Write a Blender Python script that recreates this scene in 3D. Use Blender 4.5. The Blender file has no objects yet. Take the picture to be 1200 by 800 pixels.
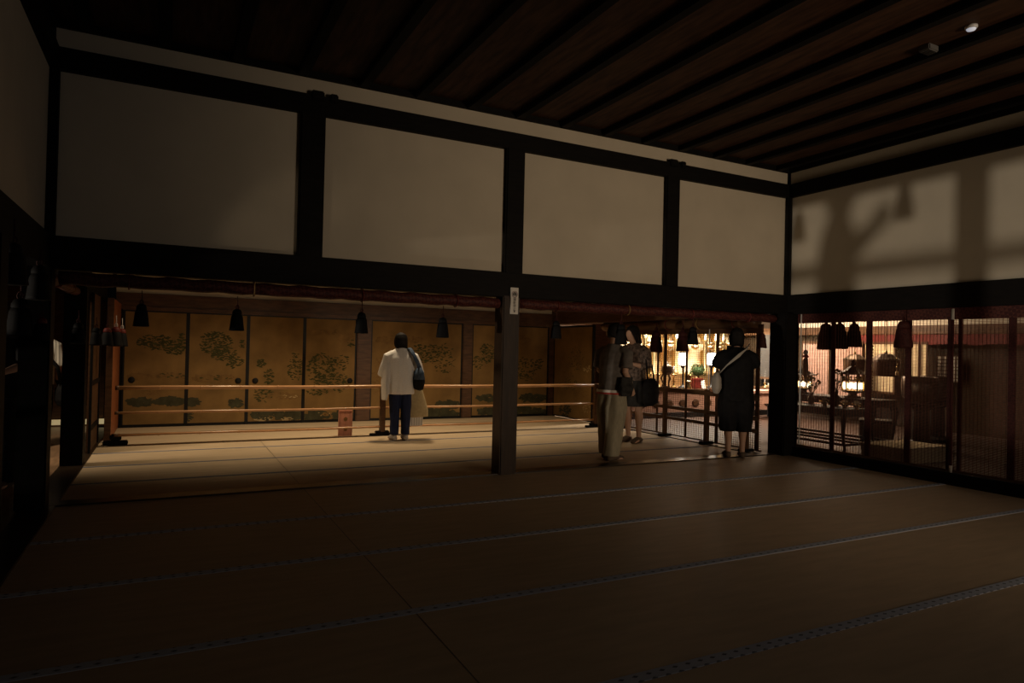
import bpy, bmesh, math, random
from mathutils import Vector, Matrix
random.seed(7)
SC = bpy.context.scene
COL = SC.collection
PI = math.pi
# ------------------------------------------------------------------ camera
F_PX = 782.306
CAM = Vector((-7.048, -6.027, 1.27))
def _rot(yw, pt, rl):
    yw, pt, rl = map(math.radians, (yw, pt, rl))
    f = Vector((math.sin(yw)*math.cos(pt), math.cos(yw)*math.cos(pt), math.sin(pt)))
    r = Vector((math.cos(yw), -math.sin(yw), 0)); u = r.cross(f)
    return r*math.cos(rl)+u*math.sin(rl), -r*math.sin(rl)+u*math.cos(rl), f
CR, CU, CF = _rot(27.1272, 0.60945, 1.34083)
cam_d = bpy.data.cameras.new('camera'); cam = bpy.data.objects.new('camera', cam_d); COL.objects.link(cam)
cam_d.sensor_width = 36; cam_d.lens = F_PX/1200*36; cam_d.clip_start = .02
cam.matrix_world = Matrix(((CR.x, CU.x, -CF.x, CAM.x), (CR.y, CU.y, -CF.y, CAM.y), (CR.z, CU.z, -CF.z, CAM.z), (0, 0, 0, 1)))
SC.camera = cam
def ray(px, py): return CF+CR*((px-600)/F_PX)+CU*((400-py)/F_PX)
def at(px, py, X=None, Y=None, Z=None):          # a point of the photo on a wall or floor plane of the room
    d = ray(px, py)
    if X is not None: t = (X-CAM.x)/d.x
    elif Y is not None: t = (Y-CAM.y)/d.y
    else: t = (Z-CAM.z)/d.z
    return CAM+d*t
# ------------------------------------------------------------------ materials
def mat(name, col, rough=.6, var=0.0, scale=8, stretch=(1, 1, 1), metal=0.0, spec=.4, emit=None, estr=0, bump=0.0, col2=None):
    m = bpy.data.materials.new(name); m.use_nodes = True
    nt = m.node_tree; b = nt.nodes['Principled BSDF']
    b.inputs['Roughness'].default_value = rough; b.inputs['Metallic'].default_value = metal
    b.inputs['Specular IOR Level'].default_value = spec
    b.inputs['Base Color'].default_value = (*col, 1)
    if var or col2:
        tc = nt.nodes.new('ShaderNodeTexCoord'); mp = nt.nodes.new('ShaderNodeMapping')
        mp.inputs['Scale'].default_value = stretch
        nz = nt.nodes.new('ShaderNodeTexNoise'); nz.inputs['Scale'].default_value = scale; nz.inputs['Detail'].default_value = 6
        rp = nt.nodes.new('ShaderNodeValToRGB')
        lo = tuple(c*(1-var) for c in col); hi = col2 or tuple(min(1, c*(1+var)) for c in col)
        rp.color_ramp.elements[0].color = (*lo, 1); rp.color_ramp.elements[1].color = (*hi, 1)
        rp.color_ramp.elements[0].position = .3; rp.color_ramp.elements[1].position = .7
        nt.links.new(tc.outputs['Object'], mp.inputs[0]); nt.links.new(mp.outputs[0], nz.inputs['Vector'])
        nt.links.new(nz.outputs['Fac'], rp.inputs[0]); nt.links.new(rp.outputs[0], b.inputs['Base Color'])
        if bump:
            bp = nt.nodes.new('ShaderNodeBump'); bp.inputs['Strength'].default_value = bump; bp.inputs['Distance'].default_value = .01
            nt.links.new(nz.outputs['Fac'], bp.inputs['Height']); nt.links.new(bp.outputs[0], b.inputs['Normal'])
    if emit:
        b.inputs['Emission Color'].default_value = (*emit, 1); b.inputs['Emission Strength'].default_value = estr
    return m
M = dict(
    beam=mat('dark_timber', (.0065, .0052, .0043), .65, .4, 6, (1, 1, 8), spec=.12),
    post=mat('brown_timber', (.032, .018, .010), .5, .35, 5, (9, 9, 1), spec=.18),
    sill=mat('sill_timber', (.03, .018, .01), .28, .35, 6, (1, 8, 1), spec=.5),
    board=mat('ceiling_boards', (.06, .028, .015), .6, .5, 3, (7, 1, 1), spec=.2),
    plaster=mat('cream_plaster', (.60, .53, .42), .85, .05, 2.5, spec=.1),
    brown=mat('brown_lacquer_wood', (.085, .04, .018), .45, .35, 5, (1, 1, 6), spec=.3),
    red_wood=mat('red_brown_board', (.30, .095, .035), .5, .3, 4, (6, 6, 1), spec=.3),
    corridor=mat('corridor_boards', (.30, .18, .10), .35, .25, 4, (6, 1, 1), spec=.4),
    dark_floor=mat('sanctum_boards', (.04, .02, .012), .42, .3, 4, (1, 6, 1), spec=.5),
    gold_paper=mat('aged_gold_paper', (.215, .125, .044), .7, .28, 2.6, spec=.15),
    leaf=mat('painted_green', (.060, .056, .020), .7, .35, 30, spec=.1),
    teal=mat('painted_blue_green', (.058, .054, .030), .7, .3, 9, spec=.1),
    ochre=mat('painted_brown', (.20, .115, .042), .7, .3, 9, spec=.1),
    foam=mat('painted_white', (.42, .30, .15), .7, .2, 30, spec=.1),
    black=mat('black_lacquer', (.006, .0055, .005), .45, spec=.25),
    bamboo=mat('bamboo_rail', (.46, .24, .11), .26, .2, 5, (1, 6, 6), spec=.5),
    reed=mat('reed_slats', (.13, .055, .035), .6, .3, 40, spec=.2),
    brocade=None,
    brocade_band=mat('brown_brocade', (.05, .012, .010), .7, .5, 60, spec=.2),
    red=mat('red_silk', (.42, .035, .025), .6, .2, 30, spec=.3),
    dark_red=mat('dark_red_silk', (.13, .018, .014), .6, .2, 30, spec=.3),
    fringe=mat('black_fringe', (.005, .0045, .005), .75, .4, 60, (6, 6, .5), spec=.2),
    cord=mat('pale_cord', (.55, .42, .33), .7, spec=.2),
    white_cord=mat('white_cord', (.75, .70, .66), .7, spec=.2),
    sign_white=mat('sign_white', (.72, .68, .62), .6, spec=.2),
    ink=mat('ink', (.012, .011, .011), .6, spec=.2),
    pink_board=mat('pinkish_board', (.50, .22, .14), .55, .15, 8, (6, 6, 1), spec=.3),
    gold=mat('gilt', (.86, .66, .35), .28, .15, 14, metal=1.0),
    brass=mat('brass', (.72, .50, .22), .25, .1, 20, metal=1.0),
    bronze=mat('dark_bronze', (.10, .065, .04), .4, .3, 20, metal=.7),
    paper=mat('lit_paper', (.9, .85, .75), .8, emit=(1, .90, .74), estr=14),
    glow=mat('lit_pane', (.9, .8, .6), .8, emit=(1, .86, .58), estr=4.2),
    strip=mat('lit_floor_lamp', (.9, .8, .5), .8, emit=(1, .80, .42), estr=.22),
    shoji=mat('shoji_paper', (.72, .68, .6), .8, spec=.1),
    pine=mat('pine_needles', (.035, .065, .02), .7, .4, 30, spec=.2),
    red_lac=mat('red_lacquer', (.17, .02, .015), .3, .2, 10, spec=.5),
    pink_cloth=mat('pink_brocade', (.46, .28, .22), .7, .15, 12, spec=.2),
    tan=mat('tan_matting', (.52, .38, .22), .7, .12, 20, spec=.2),
    pale=mat('pale_wall_reed', (.055, .05, .045), .7, .1, 6, spec=.2),
    goldwall=mat('gold_wall', (.68, .53, .32), .6, .15, 5, spec=.3),
    skin=mat('skin', (.48, .29, .20), .55, .06, 20, spec=.3),
    hair=mat('black_hair', (.010, .008, .007), .7, .3, 60, spec=.12),
    white_cloth=mat('white_linen', (.74, .71, .68), .8, .06, 40, (1, 1, 3), spec=.1, bump=.15),
    navy=mat('navy_cloth', (.014, .020, .055), .75, .25, 12, (4, 4, 1), spec=.15),
    denim=mat('denim', (.05, .075, .12), .75, .3, 40, spec=.15),
    black_cloth=mat('black_cloth', (.008, .0075, .008), .8, .3, 20, spec=.15),
    grey_cloth=mat('grey_cloth', (.13, .11, .095), .8, .2, 20, spec=.15),
    char_cloth=mat('charcoal_cloth', (.03, .028, .026), .8, .2, 20, spec=.15),
    olive=mat('khaki_cloth', (.30, .26, .18), .8, .12, 14, (4, 4, 1), spec=.15),
    floral=mat('dark_floral_cloth', (.05, .036, .03), .75, .5, 26, spec=.15, col2=(.22, .16, .13)),
    beige=mat('beige_canvas', (.46, .36, .20), .8, .1, 30, spec=.15),
    lightgrey=mat('light_grey_strap', (.42, .38, .33), .7, spec=.2),
    sock=mat('pale_sock', (.45, .40, .36), .8, spec=.1),
    tabi=mat('brown_sock', (.10, .07, .05), .8, spec=.1),
    plastic=mat('white_plastic', (.75, .75, .78), .35, spec=.5),
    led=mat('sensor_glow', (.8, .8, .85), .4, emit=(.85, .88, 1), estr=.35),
    plain_border=mat('plain_blue_border', (.17, .18, .22), .8, spec=.1),
    grey_plastic=mat('grey_plastic', (.12, .115, .11), .5, spec=.4),
)
def brocade_mat():                                # red silk brocade woven with pale lozenges
    m = bpy.data.materials.new('red_brocade'); m.use_nodes = True; nt = m.node_tree; b = nt.nodes['Principled BSDF']
    tc = nt.nodes.new('ShaderNodeTexCoord'); mp = nt.nodes.new('ShaderNodeMapping'); mp.inputs['Scale'].default_value = (1, 1, 1)
    mp.inputs['Rotation'].default_value = (PI/4, PI/4, PI/4)
    ck = nt.nodes.new('ShaderNodeTexChecker'); ck.inputs['Scale'].default_value = 34
    ck.inputs[1].default_value = (.05, .010, .009, 1); ck.inputs[2].default_value = (.095, .026, .018, 1)
    nt.links.new(tc.outputs['Object'], mp.inputs[0]); nt.links.new(mp.outputs[0], ck.inputs[0]); nt.links.new(ck.outputs[0], b.inputs['Base Color'])
    b.inputs['Roughness'].default_value = .65; b.inputs['Specular IOR Level'].default_value = .25
    return m
M['brocade'] = brocade_mat()
def tatami_mat():
    m = mat('tatami_rush', (.49, .37, .24), .5, .10, 3, (1, 5, 1), spec=.35)
    nt = m.node_tree; b = nt.nodes['Principled BSDF']
    tc = nt.nodes.new('ShaderNodeTexCoord'); wv = nt.nodes.new('ShaderNodeTexWave'); wv.bands_direction = 'X'; wv.inputs['Scale'].default_value = 60
    bp = nt.nodes.new('ShaderNodeBump'); bp.inputs['Strength'].default_value = .12; bp.inputs['Distance'].default_value = .002
    nt.links.new(tc.outputs['Object'], wv.inputs[0]); nt.links.new(wv.outputs['Fac'], bp.inputs['Height']); nt.links.new(bp.outputs[0], b.inputs['Normal'])
    return m
M['tatami'] = tatami_mat()
def heri_mat():                                   # blue-grey border cloth, two staggered rows of dark lozenges
    m = bpy.data.materials.new('blue_border_cloth'); m.use_nodes = True; nt = m.node_tree; b = nt.nodes['Principled BSDF']
    tc = nt.nodes.new('ShaderNodeTexCoord'); mp = nt.nodes.new('ShaderNodeMapping'); mp.inputs['Scale'].default_value = (15, 26, 1); mp.inputs['Location'].default_value = (0, .2, 0)
    vo = nt.nodes.new('ShaderNodeTexVoronoi'); vo.inputs['Scale'].default_value = 1.0; vo.inputs['Randomness'].default_value = 0; vo.distance = 'MANHATTAN'; vo.voronoi_dimensions = '2D'
    rp = nt.nodes.new('ShaderNodeValToRGB'); rp.color_ramp.elements[0].color = (.09, .10, .125, 1); rp.color_ramp.elements[1].color = (.46, .50, .60, 1)
    rp.color_ramp.elements[0].position = .20; rp.color_ramp.elements[1].position = .27
    nt.links.new(tc.outputs['Object'], mp.inputs[0]); nt.links.new(mp.outputs[0], vo.inputs['Vector']); nt.links.new(vo.outputs['Distance'], rp.inputs[0]); nt.links.new(rp.outputs[0], b.inputs['Base Color'])
    b.inputs['Roughness'].default_value = .8
    return m
M['heri'] = heri_mat()
def stripe_mat():
    m = bpy.data.materials.new('striped_shirt_cloth'); m.use_nodes = True; nt = m.node_tree; b = nt.nodes['Principled BSDF']
    tc = nt.nodes.new('ShaderNodeTexCoord'); wv = nt.nodes.new('ShaderNodeTexWave'); wv.bands_direction = 'X'; wv.inputs['Scale'].default_value = 9
    wv.inputs['Distortion'].default_value = 1.0
    rp = nt.nodes.new('ShaderNodeValToRGB'); rp.color_ramp.elements[0].color = (.22, .20, .17, 1); rp.color_ramp.elements[1].color = (.58, .54, .46, 1)
    nt.links.new(tc.outputs['Object'], wv.inputs[0]); nt.links.new(wv.outputs['Fac'], rp.inputs[0]); nt.links.new(rp.outputs[0], b.inputs['Base Color'])
    b.inputs['Roughness'].default_value = .8
    return m
M['striped'] = stripe_mat()
# ------------------------------------------------------------------ mesh helpers
class MB:
    def __init__(s): s.v = []; s.f = []; s.m = []; s.sm = []
    def add(s, vs, fs, mi=0, smooth=False):
        o = len(s.v); s.v += [tuple(v) for v in vs]; s.f += [tuple(i+o for i in f) for f in fs]; s.m += [mi]*len(fs); s.sm += [smooth]*len(fs); return s
    def box(s, a, b, mi=0, ch=0.0):
        x0, y0, z0 = (min(a[i], b[i]) for i in range(3)); x1, y1, z1 = (max(a[i], b[i]) for i in range(3))
        if ch <= 0:
            return s.add([(x0, y0, z0), (x1, y0, z0), (x1, y1, z0), (x0, y1, z0), (x0, y0, z1), (x1, y0, z1), (x1, y1, z1), (x0, y1, z1)],
                         [(0, 3, 2, 1), (4, 5, 6, 7), (0, 1, 5, 4), (1, 2, 6, 5), (2, 3, 7, 6), (3, 0, 4, 7)], mi)
        bm = bmesh.new(); bmesh.ops.create_cube(bm, size=1)
        for v in bm.verts: v.co = ((x0+x1)/2+v.co.x*(x1-x0), (y0+y1)/2+v.co.y*(y1-y0), (z0+z1)/2+v.co.z*(z1-z0))
        bmesh.ops.bevel(bm, geom=bm.edges[:], offset=ch, segments=2, affect='EDGES')
        bm.verts.index_update(); s.add([v.co[:] for v in bm.verts], [[v.index for v in f.verts] for f in bm.faces], mi); bm.free(); return s
    def prism(s, pts, d, mi=0):                    # polygon pts (3d) swept by the vector d
        n = len(pts); d = Vector(d); p = [Vector(q) for q in pts]
        return s.add([q[:] for q in p]+[(q+d)[:] for q in p], [tuple(range(n-1, -1, -1)), tuple(range(n, 2*n))]+[(i, (i+1) % n, n+(i+1) % n, n+i) for i in range(n)], mi)
    def lathe(s, prof, c=(0, 0, 0), n=16, mi=0, flute=0.0, nf=0, smooth=True):
        vs = []; fs = []
        for r, z in prof:
            for k in range(n):
                a = 2*PI*k/n; rr = r*(1+flute*math.cos(nf*a)); vs.append((c[0]+rr*math.cos(a), c[1]+rr*math.sin(a), c[2]+z))
        m_ = len(prof)
        for i in range(m_-1):
            for k in range(n): fs.append((i*n+k, i*n+(k+1) % n, (i+1)*n+(k+1) % n, (i+1)*n+k))
        fs.append(tuple(range(n-1, -1, -1))); fs.append(tuple((m_-1)*n+k for k in range(n)))
        return s.add(vs, fs, mi, smooth)
    def loft(s, rings, n=14, mi=0, ref=(1, 0, 0), smooth=True):   # rings: (centre, rx, ry)
        P = [Vector(r[0]) for r in rings]; vs = []; fs = []
        for i, r in enumerate(rings):
            t = (P[min(i+1, len(P)-1)]-P[max(i-1, 0)]).normalized()
            u = Vector(ref); u = u-t*u.dot(t)
            if u.length < .2: u = Vector((0, 1, 0))-t*t.y
            u.normalize(); w = t.cross(u)
            for k in range(n):
                a = 2*PI*k/n; vs.append((P[i]+u*(r[1]*math.cos(a))+w*(r[2]*math.sin(a)))[:])
        for i in range(len(P)-1):
            for k in range(n): fs.append((i*n+k, i*n+(k+1) % n, (i+1)*n+(k+1) % n, (i+1)*n+k))
        fs.append(tuple(range(n-1, -1, -1))); fs.append(tuple((len(P)-1)*n+k for k in range(n)))
        return s.add(vs, fs, mi, smooth)
    def tube(s, pts, r, n=8, mi=0):
        rr = r if isinstance(r, (list, tuple)) else [r]*len(pts)
        return s.loft([(p, q, q) for p, q in zip(pts, rr)], n, mi, ref=(.31, .23, .92))
    def ball(s, c, rx, ry=None, rz=None, n=12, mi=0):
        ry = ry or rx; rz = rz or rx
        return s.add(*_ball(c, rx, ry, rz, n), mi, True)
    def build(s, name, m, parent=None, loc=(0, 0, 0)):
        me = bpy.data.meshes.new(name); me.from_pydata(s.v, [], s.f); me.update()
        for x in (m if isinstance(m, (list, tuple)) else [m]): me.materials.append(x)
        me.polygons.foreach_set('material_index', s.m); me.polygons.foreach_set('use_smooth', s.sm)
        bm = bmesh.new(); bm.from_mesh(me); bmesh.ops.recalc_face_normals(bm, faces=bm.faces[:]); bm.to_mesh(me); bm.free()
        o = bpy.data.objects.new(name, me); COL.objects.link(o); o.location = loc
        if parent: o.parent = parent
        return o
def _ball(c, rx, ry, rz, n):
    vs = []; fs = []; h = n//2+1
    for i in range(h):
        t = PI*(i+.02)/(h-1+.04)
        for k in range(n):
            a = 2*PI*k/n; vs.append((c[0]+rx*math.sin(t)*math.cos(a), c[1]+ry*math.sin(t)*math.sin(a), c[2]+rz*math.cos(t)))
    for i in range(h-1):
        for k in range(n): fs.append((i*n+k, i*n+(k+1) % n, (i+1)*n+(k+1) % n, (i+1)*n+k))
    fs.append(tuple(range(n-1, -1, -1))); fs.append(tuple((h-1)*n+k for k in range(n)))
    return vs, fs
def remeshed(mb, name, m, parent, voxel=.008, smooth=6):    # one continuous surface from overlapping lofts
    t = mb.build(name+'_tmp', m)
    r = t.modifiers.new('r', 'REMESH'); r.mode = 'VOXEL'; r.voxel_size = voxel; r.use_smooth_shade = True
    s = t.modifiers.new('s', 'SMOOTH'); s.iterations = smooth; s.factor = .5
    dg = bpy.context.evaluated_depsgraph_get(); me = bpy.data.meshes.new_from_object(t.evaluated_get(dg))
    me.name = name; me.materials.clear(); me.materials.append(m)
    me.polygons.foreach_set('material_index', [0]*len(me.polygons)); me.polygons.foreach_set('use_smooth', [True]*len(me.polygons))
    bpy.data.objects.remove(t)
    o = bpy.data.objects.new(name, me); COL.objects.link(o); o.parent = parent
    return o
def thing(name, label, cat, loc=(0, 0, 0), rz=0, group=None):
    o = bpy.data.objects.new(name, None); COL.objects.link(o); o.location = loc; o.rotation_euler = (0, 0, rz); o.empty_display_size = .1
    return tag(o, label, cat, group)
def tag(o, label, cat, group=None):
    o['label'] = label; o['category'] = cat
    if group: o['group'] = group
    return o
def struct(name, mb, m, parent=None):
    o = mb.build(name, m, parent)
    if not parent: o['kind'] = 'structure'
    return o
def dup(root, loc, rz=0, label=None, scale=None):
    r = root.copy(); COL.objects.link(r); r.location = loc; r.rotation_euler = (0, 0, rz)
    if scale: r.scale = (scale,)*3
    if label: r['label'] = label
    for ch in list(root.children):
        c = ch.copy(); COL.objects.link(c); c.parent = r
        for g in ch.children:
            d = g.copy(); COL.objects.link(d); d.parent = c
    return r
# ------------------------------------------------------------------ the room
WX = -7.87; YB = -9.5; ZL0, ZL1 = 1.79, 2.038; ZB0, ZB1 = 3.286, 3.456; ZC = 3.613
TN = [0]
def trim(mb, m):
    TN[0] += 1; return struct('trim_%d' % TN[0], mb, m)
# floor: rush mats with patterned borders, both rooms; a single seam runs through
fl = MB(); fl.box((WX, YB, -.06), (0, 0, 0)); fl.box((WX+.09, .17, -.06), (-.35, 5.1, 0), 0)
def heri(y, x0, x1, w, mi=1): fl.box((x0, y-w/2, -.01), (x1, y+w/2, .0025), mi)
for k in range(-1, 7): heri(-1.99-.9747*k if k >= 0 else -1.02, WX, 0, .062)
for y in (.86, 1.75, 2.62): heri(y, WX+.09, -.35, .045, 3)
for y in (3.16, 4.35): heri(y, WX+.09, -.35, .045, 2)
fl.box((-5.975, YB, -.01), (-5.969, 0, .0008), 2); fl.box((-5.975, .17, -.01), (-5.969, 3.1, .0008), 2)
struct('floor', fl, [M['tatami'], M['heri'], M['sill'], M['plain_border']])
co = MB(); co.box((-11.2, YB, -.08), (WX-.12, 9, -.001)); struct('floor_corridor', co, M['corridor'])
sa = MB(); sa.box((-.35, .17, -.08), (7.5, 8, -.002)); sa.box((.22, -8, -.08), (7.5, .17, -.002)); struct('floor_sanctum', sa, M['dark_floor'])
s1 = MB(); s1.box((WX, 0, -.06), (.02, .17, .012), ch=.004); trim(s1, M['sill'])
s2 = MB(); s2.box((WX-.12, YB, -.06), (WX+.09, 5.1, .01), ch=.004); trim(s2, M['sill'])
s3 = MB(); s3.box((0, YB, -.06), (.22, .0, .115), ch=.006); s3.box((-.03, YB, -.06), (0, -.16, .05), ch=.004); trim(s3, M['beam'])
s4 = MB(); s4.box((-.40, .17, -.06), (-.28, 5.1, .012)); trim(s4, M['sill'])
# plaster walls above the lintels
w = MB(); w.box((WX, .03, ZL1-.1), (0, .13, ZC+.02)); struct('wall_back', w, M['plaster'])
w = MB(); w.box((.03, YB, ZL1-.1), (.13, 0, ZC+.02)); struct('wall_right', w, M['plaster'])
w = MB(); w.box((WX-.13, YB, ZL1-.1), (WX-.03, .0, ZC+.02)); struct('wall_left', w, M['plaster'])
w = MB(); w.box((WX-.2, YB-.1, 0), (.2, YB, ZC)); struct('wall_front', w, M['plaster'])
# lintels, tie beams
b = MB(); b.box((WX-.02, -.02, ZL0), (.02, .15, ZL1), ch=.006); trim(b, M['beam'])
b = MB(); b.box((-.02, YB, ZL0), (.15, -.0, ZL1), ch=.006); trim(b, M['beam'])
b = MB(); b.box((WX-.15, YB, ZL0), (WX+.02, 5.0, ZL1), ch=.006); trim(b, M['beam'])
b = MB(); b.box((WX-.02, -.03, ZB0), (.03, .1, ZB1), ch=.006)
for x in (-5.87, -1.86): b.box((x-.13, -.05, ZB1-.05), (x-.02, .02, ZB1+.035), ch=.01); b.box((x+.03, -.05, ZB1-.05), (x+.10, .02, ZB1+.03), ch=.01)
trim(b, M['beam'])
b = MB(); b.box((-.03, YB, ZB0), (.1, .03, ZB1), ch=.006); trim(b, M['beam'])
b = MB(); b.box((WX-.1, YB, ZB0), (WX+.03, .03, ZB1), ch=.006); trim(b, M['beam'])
# posts
def post(x0, x1, y0, y1, z0, z1, m='beam', ch=.012): p = MB(); p.box((x0, y0, z0), (x1, y1, z1), ch=ch); return trim(p, M[m])
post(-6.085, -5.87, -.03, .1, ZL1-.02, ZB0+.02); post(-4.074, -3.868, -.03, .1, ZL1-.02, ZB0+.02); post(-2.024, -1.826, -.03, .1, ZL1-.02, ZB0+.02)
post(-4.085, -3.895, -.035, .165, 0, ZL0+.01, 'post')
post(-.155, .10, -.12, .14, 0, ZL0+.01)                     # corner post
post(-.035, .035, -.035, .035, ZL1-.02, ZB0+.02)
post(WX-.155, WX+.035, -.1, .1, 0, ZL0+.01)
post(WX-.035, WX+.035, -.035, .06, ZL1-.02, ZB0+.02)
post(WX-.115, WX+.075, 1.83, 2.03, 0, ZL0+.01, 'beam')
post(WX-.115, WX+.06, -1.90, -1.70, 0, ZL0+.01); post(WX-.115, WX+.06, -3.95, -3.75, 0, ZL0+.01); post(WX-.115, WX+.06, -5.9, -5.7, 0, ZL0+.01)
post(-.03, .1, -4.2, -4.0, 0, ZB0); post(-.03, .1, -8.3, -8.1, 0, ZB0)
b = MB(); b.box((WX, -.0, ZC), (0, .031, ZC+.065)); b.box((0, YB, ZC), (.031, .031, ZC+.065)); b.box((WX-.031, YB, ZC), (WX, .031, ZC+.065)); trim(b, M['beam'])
# ceiling: boards on close-set battens
c = MB(); c.box((WX-.2, YB, ZC+.06), (.2, .13, ZC+.09)); struct('ceiling', c, M['board'])
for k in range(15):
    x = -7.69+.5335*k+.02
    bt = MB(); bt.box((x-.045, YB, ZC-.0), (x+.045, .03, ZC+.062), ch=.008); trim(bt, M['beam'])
# ------------------------------------------------------------------ adjoining room
YF = 5.1
w = MB(); w.box((-7.75, YF, 1.93), (-.35, YF+.1, 3.2)); struct('wall_back_far', w, M['plaster'])
c = MB(); c.box((-7.9, .17, 3.2), (-.3, 5.3, 3.25)); struct('ceiling_far', c, M['board'])
b = MB(); b.box((-7.75, YF-.05, 1.70), (-.35, YF+.1, 1.76), ch=.004); b.box((-7.75, YF-.03, 1.76), (-.35, YF+.1, 1.95), ch=.006); trim(b, M['brown'])
b = MB(); b.box((-7.75, YF-.04, -.02), (-.45, YF+.08, .015)); trim(b, M['black'])
post(-4.27, -4.03, YF-.06, YF+.1, 0, 1.72, 'brown'); post(-2.355, -2.17, YF-.05, YF+.1, 0, 1.72, 'brown'); post(-.56, -.36, YF-.06, YF+.1, 0, 1.78, 'brown')
post(-7.80, -7.655, YF-.06, YF+.1, 0, 1.72, 'beam')
# painted sliding panels
def paint(mb, place, px, py, rx, ry, n, mi, size=(.02, .05), flat=.36):
    for _ in range(int(n*(1.25 if mi == 1 else 1.9))):
        a = random.uniform(0, 2*PI); q = math.sqrt(random.random())
        c_, u, v = place(px+rx*q*math.cos(a), py+ry*q*math.sin(a))
        s_ = random.uniform(*size)*.62; th = random.uniform(-.5, .5)
        U = (u*math.cos(th)+v*math.sin(th))*s_; V = (v*math.cos(th)-u*math.sin(th))*s_*flat
        pts = [c_+U*math.cos(t)+V*math.sin(t)*(1-.25*math.cos(t)) for t in (0, .8, 1.6, 2.4, PI, 3.9, 4.7, 5.5)]
        mb.add([p[:] for p in pts], [tuple(range(8))], mi)
Yp = YF-.012
def back(px, py): return at(px, py, Y=Yp-.0015-random.random()*.0015), Vector((1, 0, 0)), Vector((0, 0, 1))
PANEL_M = [M['gold_paper'], M['leaf'], M['teal'], M['ochre'], M['foam']]
DN = [0]
def panel(x0, x1, label, blobs, handle=None, front=True, kind='door'):
    DN[0] += 1
    o = thing('painted_sliding_panel' if kind == 'door' else 'painted_wall_panel', label, 'sliding door' if kind == 'door' else 'wall panel', ((x0+x1)/2, Yp, 0), 0, 'gold painted panels along the far wall')
    off = Vector((-(x0+x1)/2, -Yp, 0))
    def mk(mb, name, m, loc=(0, 0, 0)):
        mb.v = [tuple(Vector(v)+off) for v in mb.v]; return mb.build(name, m, o)
    p = MB(); p.box((x0+.02, Yp, .03), (x1-.02, Yp+.022, 1.69))
    for bl in blobs: paint(p, back, *bl)
    mk(p, 'painted_paper', PANEL_M)
    f = MB()
    for a, b_ in (((x0, Yp-.006, .015), (x0+.025, Yp+.026, 1.705)), ((x1-.025, Yp-.006, .015), (x1, Yp+.026, 1.705)), ((x0+.02, Yp-.006, .015), (x1-.02, Yp+.026, .04)), ((x0+.02, Yp-.006, 1.68), (x1-.02, Yp+.026, 1.705))): f.box(a, b_)
    mk(f, 'frame', M['black'])
    if handle:
        h = at(*handle, Y=Yp-.006); mb = MB(); n = 14
        mb.tube([(h.x, Yp+.004, h.z), (h.x, Yp-.007, h.z)], .045, 14); mb.tube([(h.x, Yp-.006, h.z), (h.x, Yp-.010, h.z)], [.045, .036], 14); mk(mb, 'handle', M['black'])
    return o
G, T_, O_, W_ = 1, 2, 3, 4
panel(-7.65, -6.81, 'gold sliding panel with a long green pine canopy, first beside the red-brown board', [
    (182, 401, 21, 9, 130, G), (204, 407, 13, 9, 80, G), (214, 400, 5, 10, 30, G), (200, 441, 18, 4, 50, O_, (.03, .07), .3), (165, 441, 14, 4, 50, O_, (.03, .07), .3), (200, 440, 17, 3, 22, G),
    (165, 471, 16, 5, 60, T_, (.03, .08), .4), (200, 470, 18, 5, 80, T_, (.03, .08), .4), (180, 458, 9, 5, 14, O_), (154, 444, 3, 4, 22, G)], (154, 445))
panel(-6.81, -5.965, 'gold sliding panel with one tall green tree sloping down to its edge', [
    (253, 402, 19, 14, 190, G), (262, 414, 16, 9, 70, G), (275, 424, 10, 7, 40, G), (283, 403, 4, 5, 12, G), (240, 443, 14, 4, 46, O_, (.03, .07), .3), (265, 443, 14, 4, 40, O_, (.03, .07), .3), (255, 442, 22, 3, 22, G),
    (226, 471, 8, 5, 40, T_, (.03, .07), .4), (276, 472, 8, 5, 40, T_, (.03, .07), .4), (222, 487, 5, 7, 16, T_)], (279, 446))
panel(-5.965, -5.115, 'gold sliding panel mostly bare, small shrub and white-edged rocks at its foot', [
    (306, 425, 5, 5, 26, G), (315, 441, 6, 9, 36, G), (346, 430, 9, 17, 70, G, (.02, .045)), (309, 462, 12, 9, 44, G), (330, 464, 22, 4, 40, O_, (.03, .07), .3), (315, 486, 20, 6, 60, T_, (.04, .08), .5),
    (345, 486, 12, 6, 40, T_, (.04, .08), .5), (308, 491, 11, 2, 22, W_, (.015, .04), .35), (338, 491, 11, 2, 22, W_, (.015, .04), .35), (340, 464, 9, 2, 12, W_, (.015, .04), .35)], (299, 446))
panel(-5.115, -4.27, 'gold sliding panel with dense green bamboo, behind the small pinkish notice board', [
    (377, 434, 17, 20, 220, G), (400, 425, 10, 10, 36, G), (398, 448, 10, 12, 60, G), (372, 458, 14, 5, 34, G), (406, 396, 10, 5, 40, O_, (.03, .07), .35), (380, 389, 20, 3, 40, O_, (.03, .07), .3), (412, 402, 4, 4, 16, G),
    (372, 487, 14, 6, 60, T_, (.04, .08), .5), (402, 487, 12, 6, 60, T_, (.04, .08), .5), (380, 489, 10, 5, 26, O_, (.03, .06), .5), (378, 485, 10, 2, 16, W_, (.015, .03), .35)], (410, 446))
panel(-4.03, -2.355, 'wide gold wall panel behind the woman in white, faint trees and a dark bank', [
    (500, 414, 24, 11, 150, G, (.02, .05)), (520, 420, 14, 18, 70, G, (.02, .05)), (468, 398, 28, 5, 110, O_, (.03, .08), .35), (445, 440, 8, 24, 60, O_, (.02, .05)), (525, 474, 14, 5, 70, T_, (.04, .08), .4), (515, 486, 24, 8, 130, T_, (.04, .1), .5), (480, 430, 12, 14, 40, O_)], kind='wall')
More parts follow.
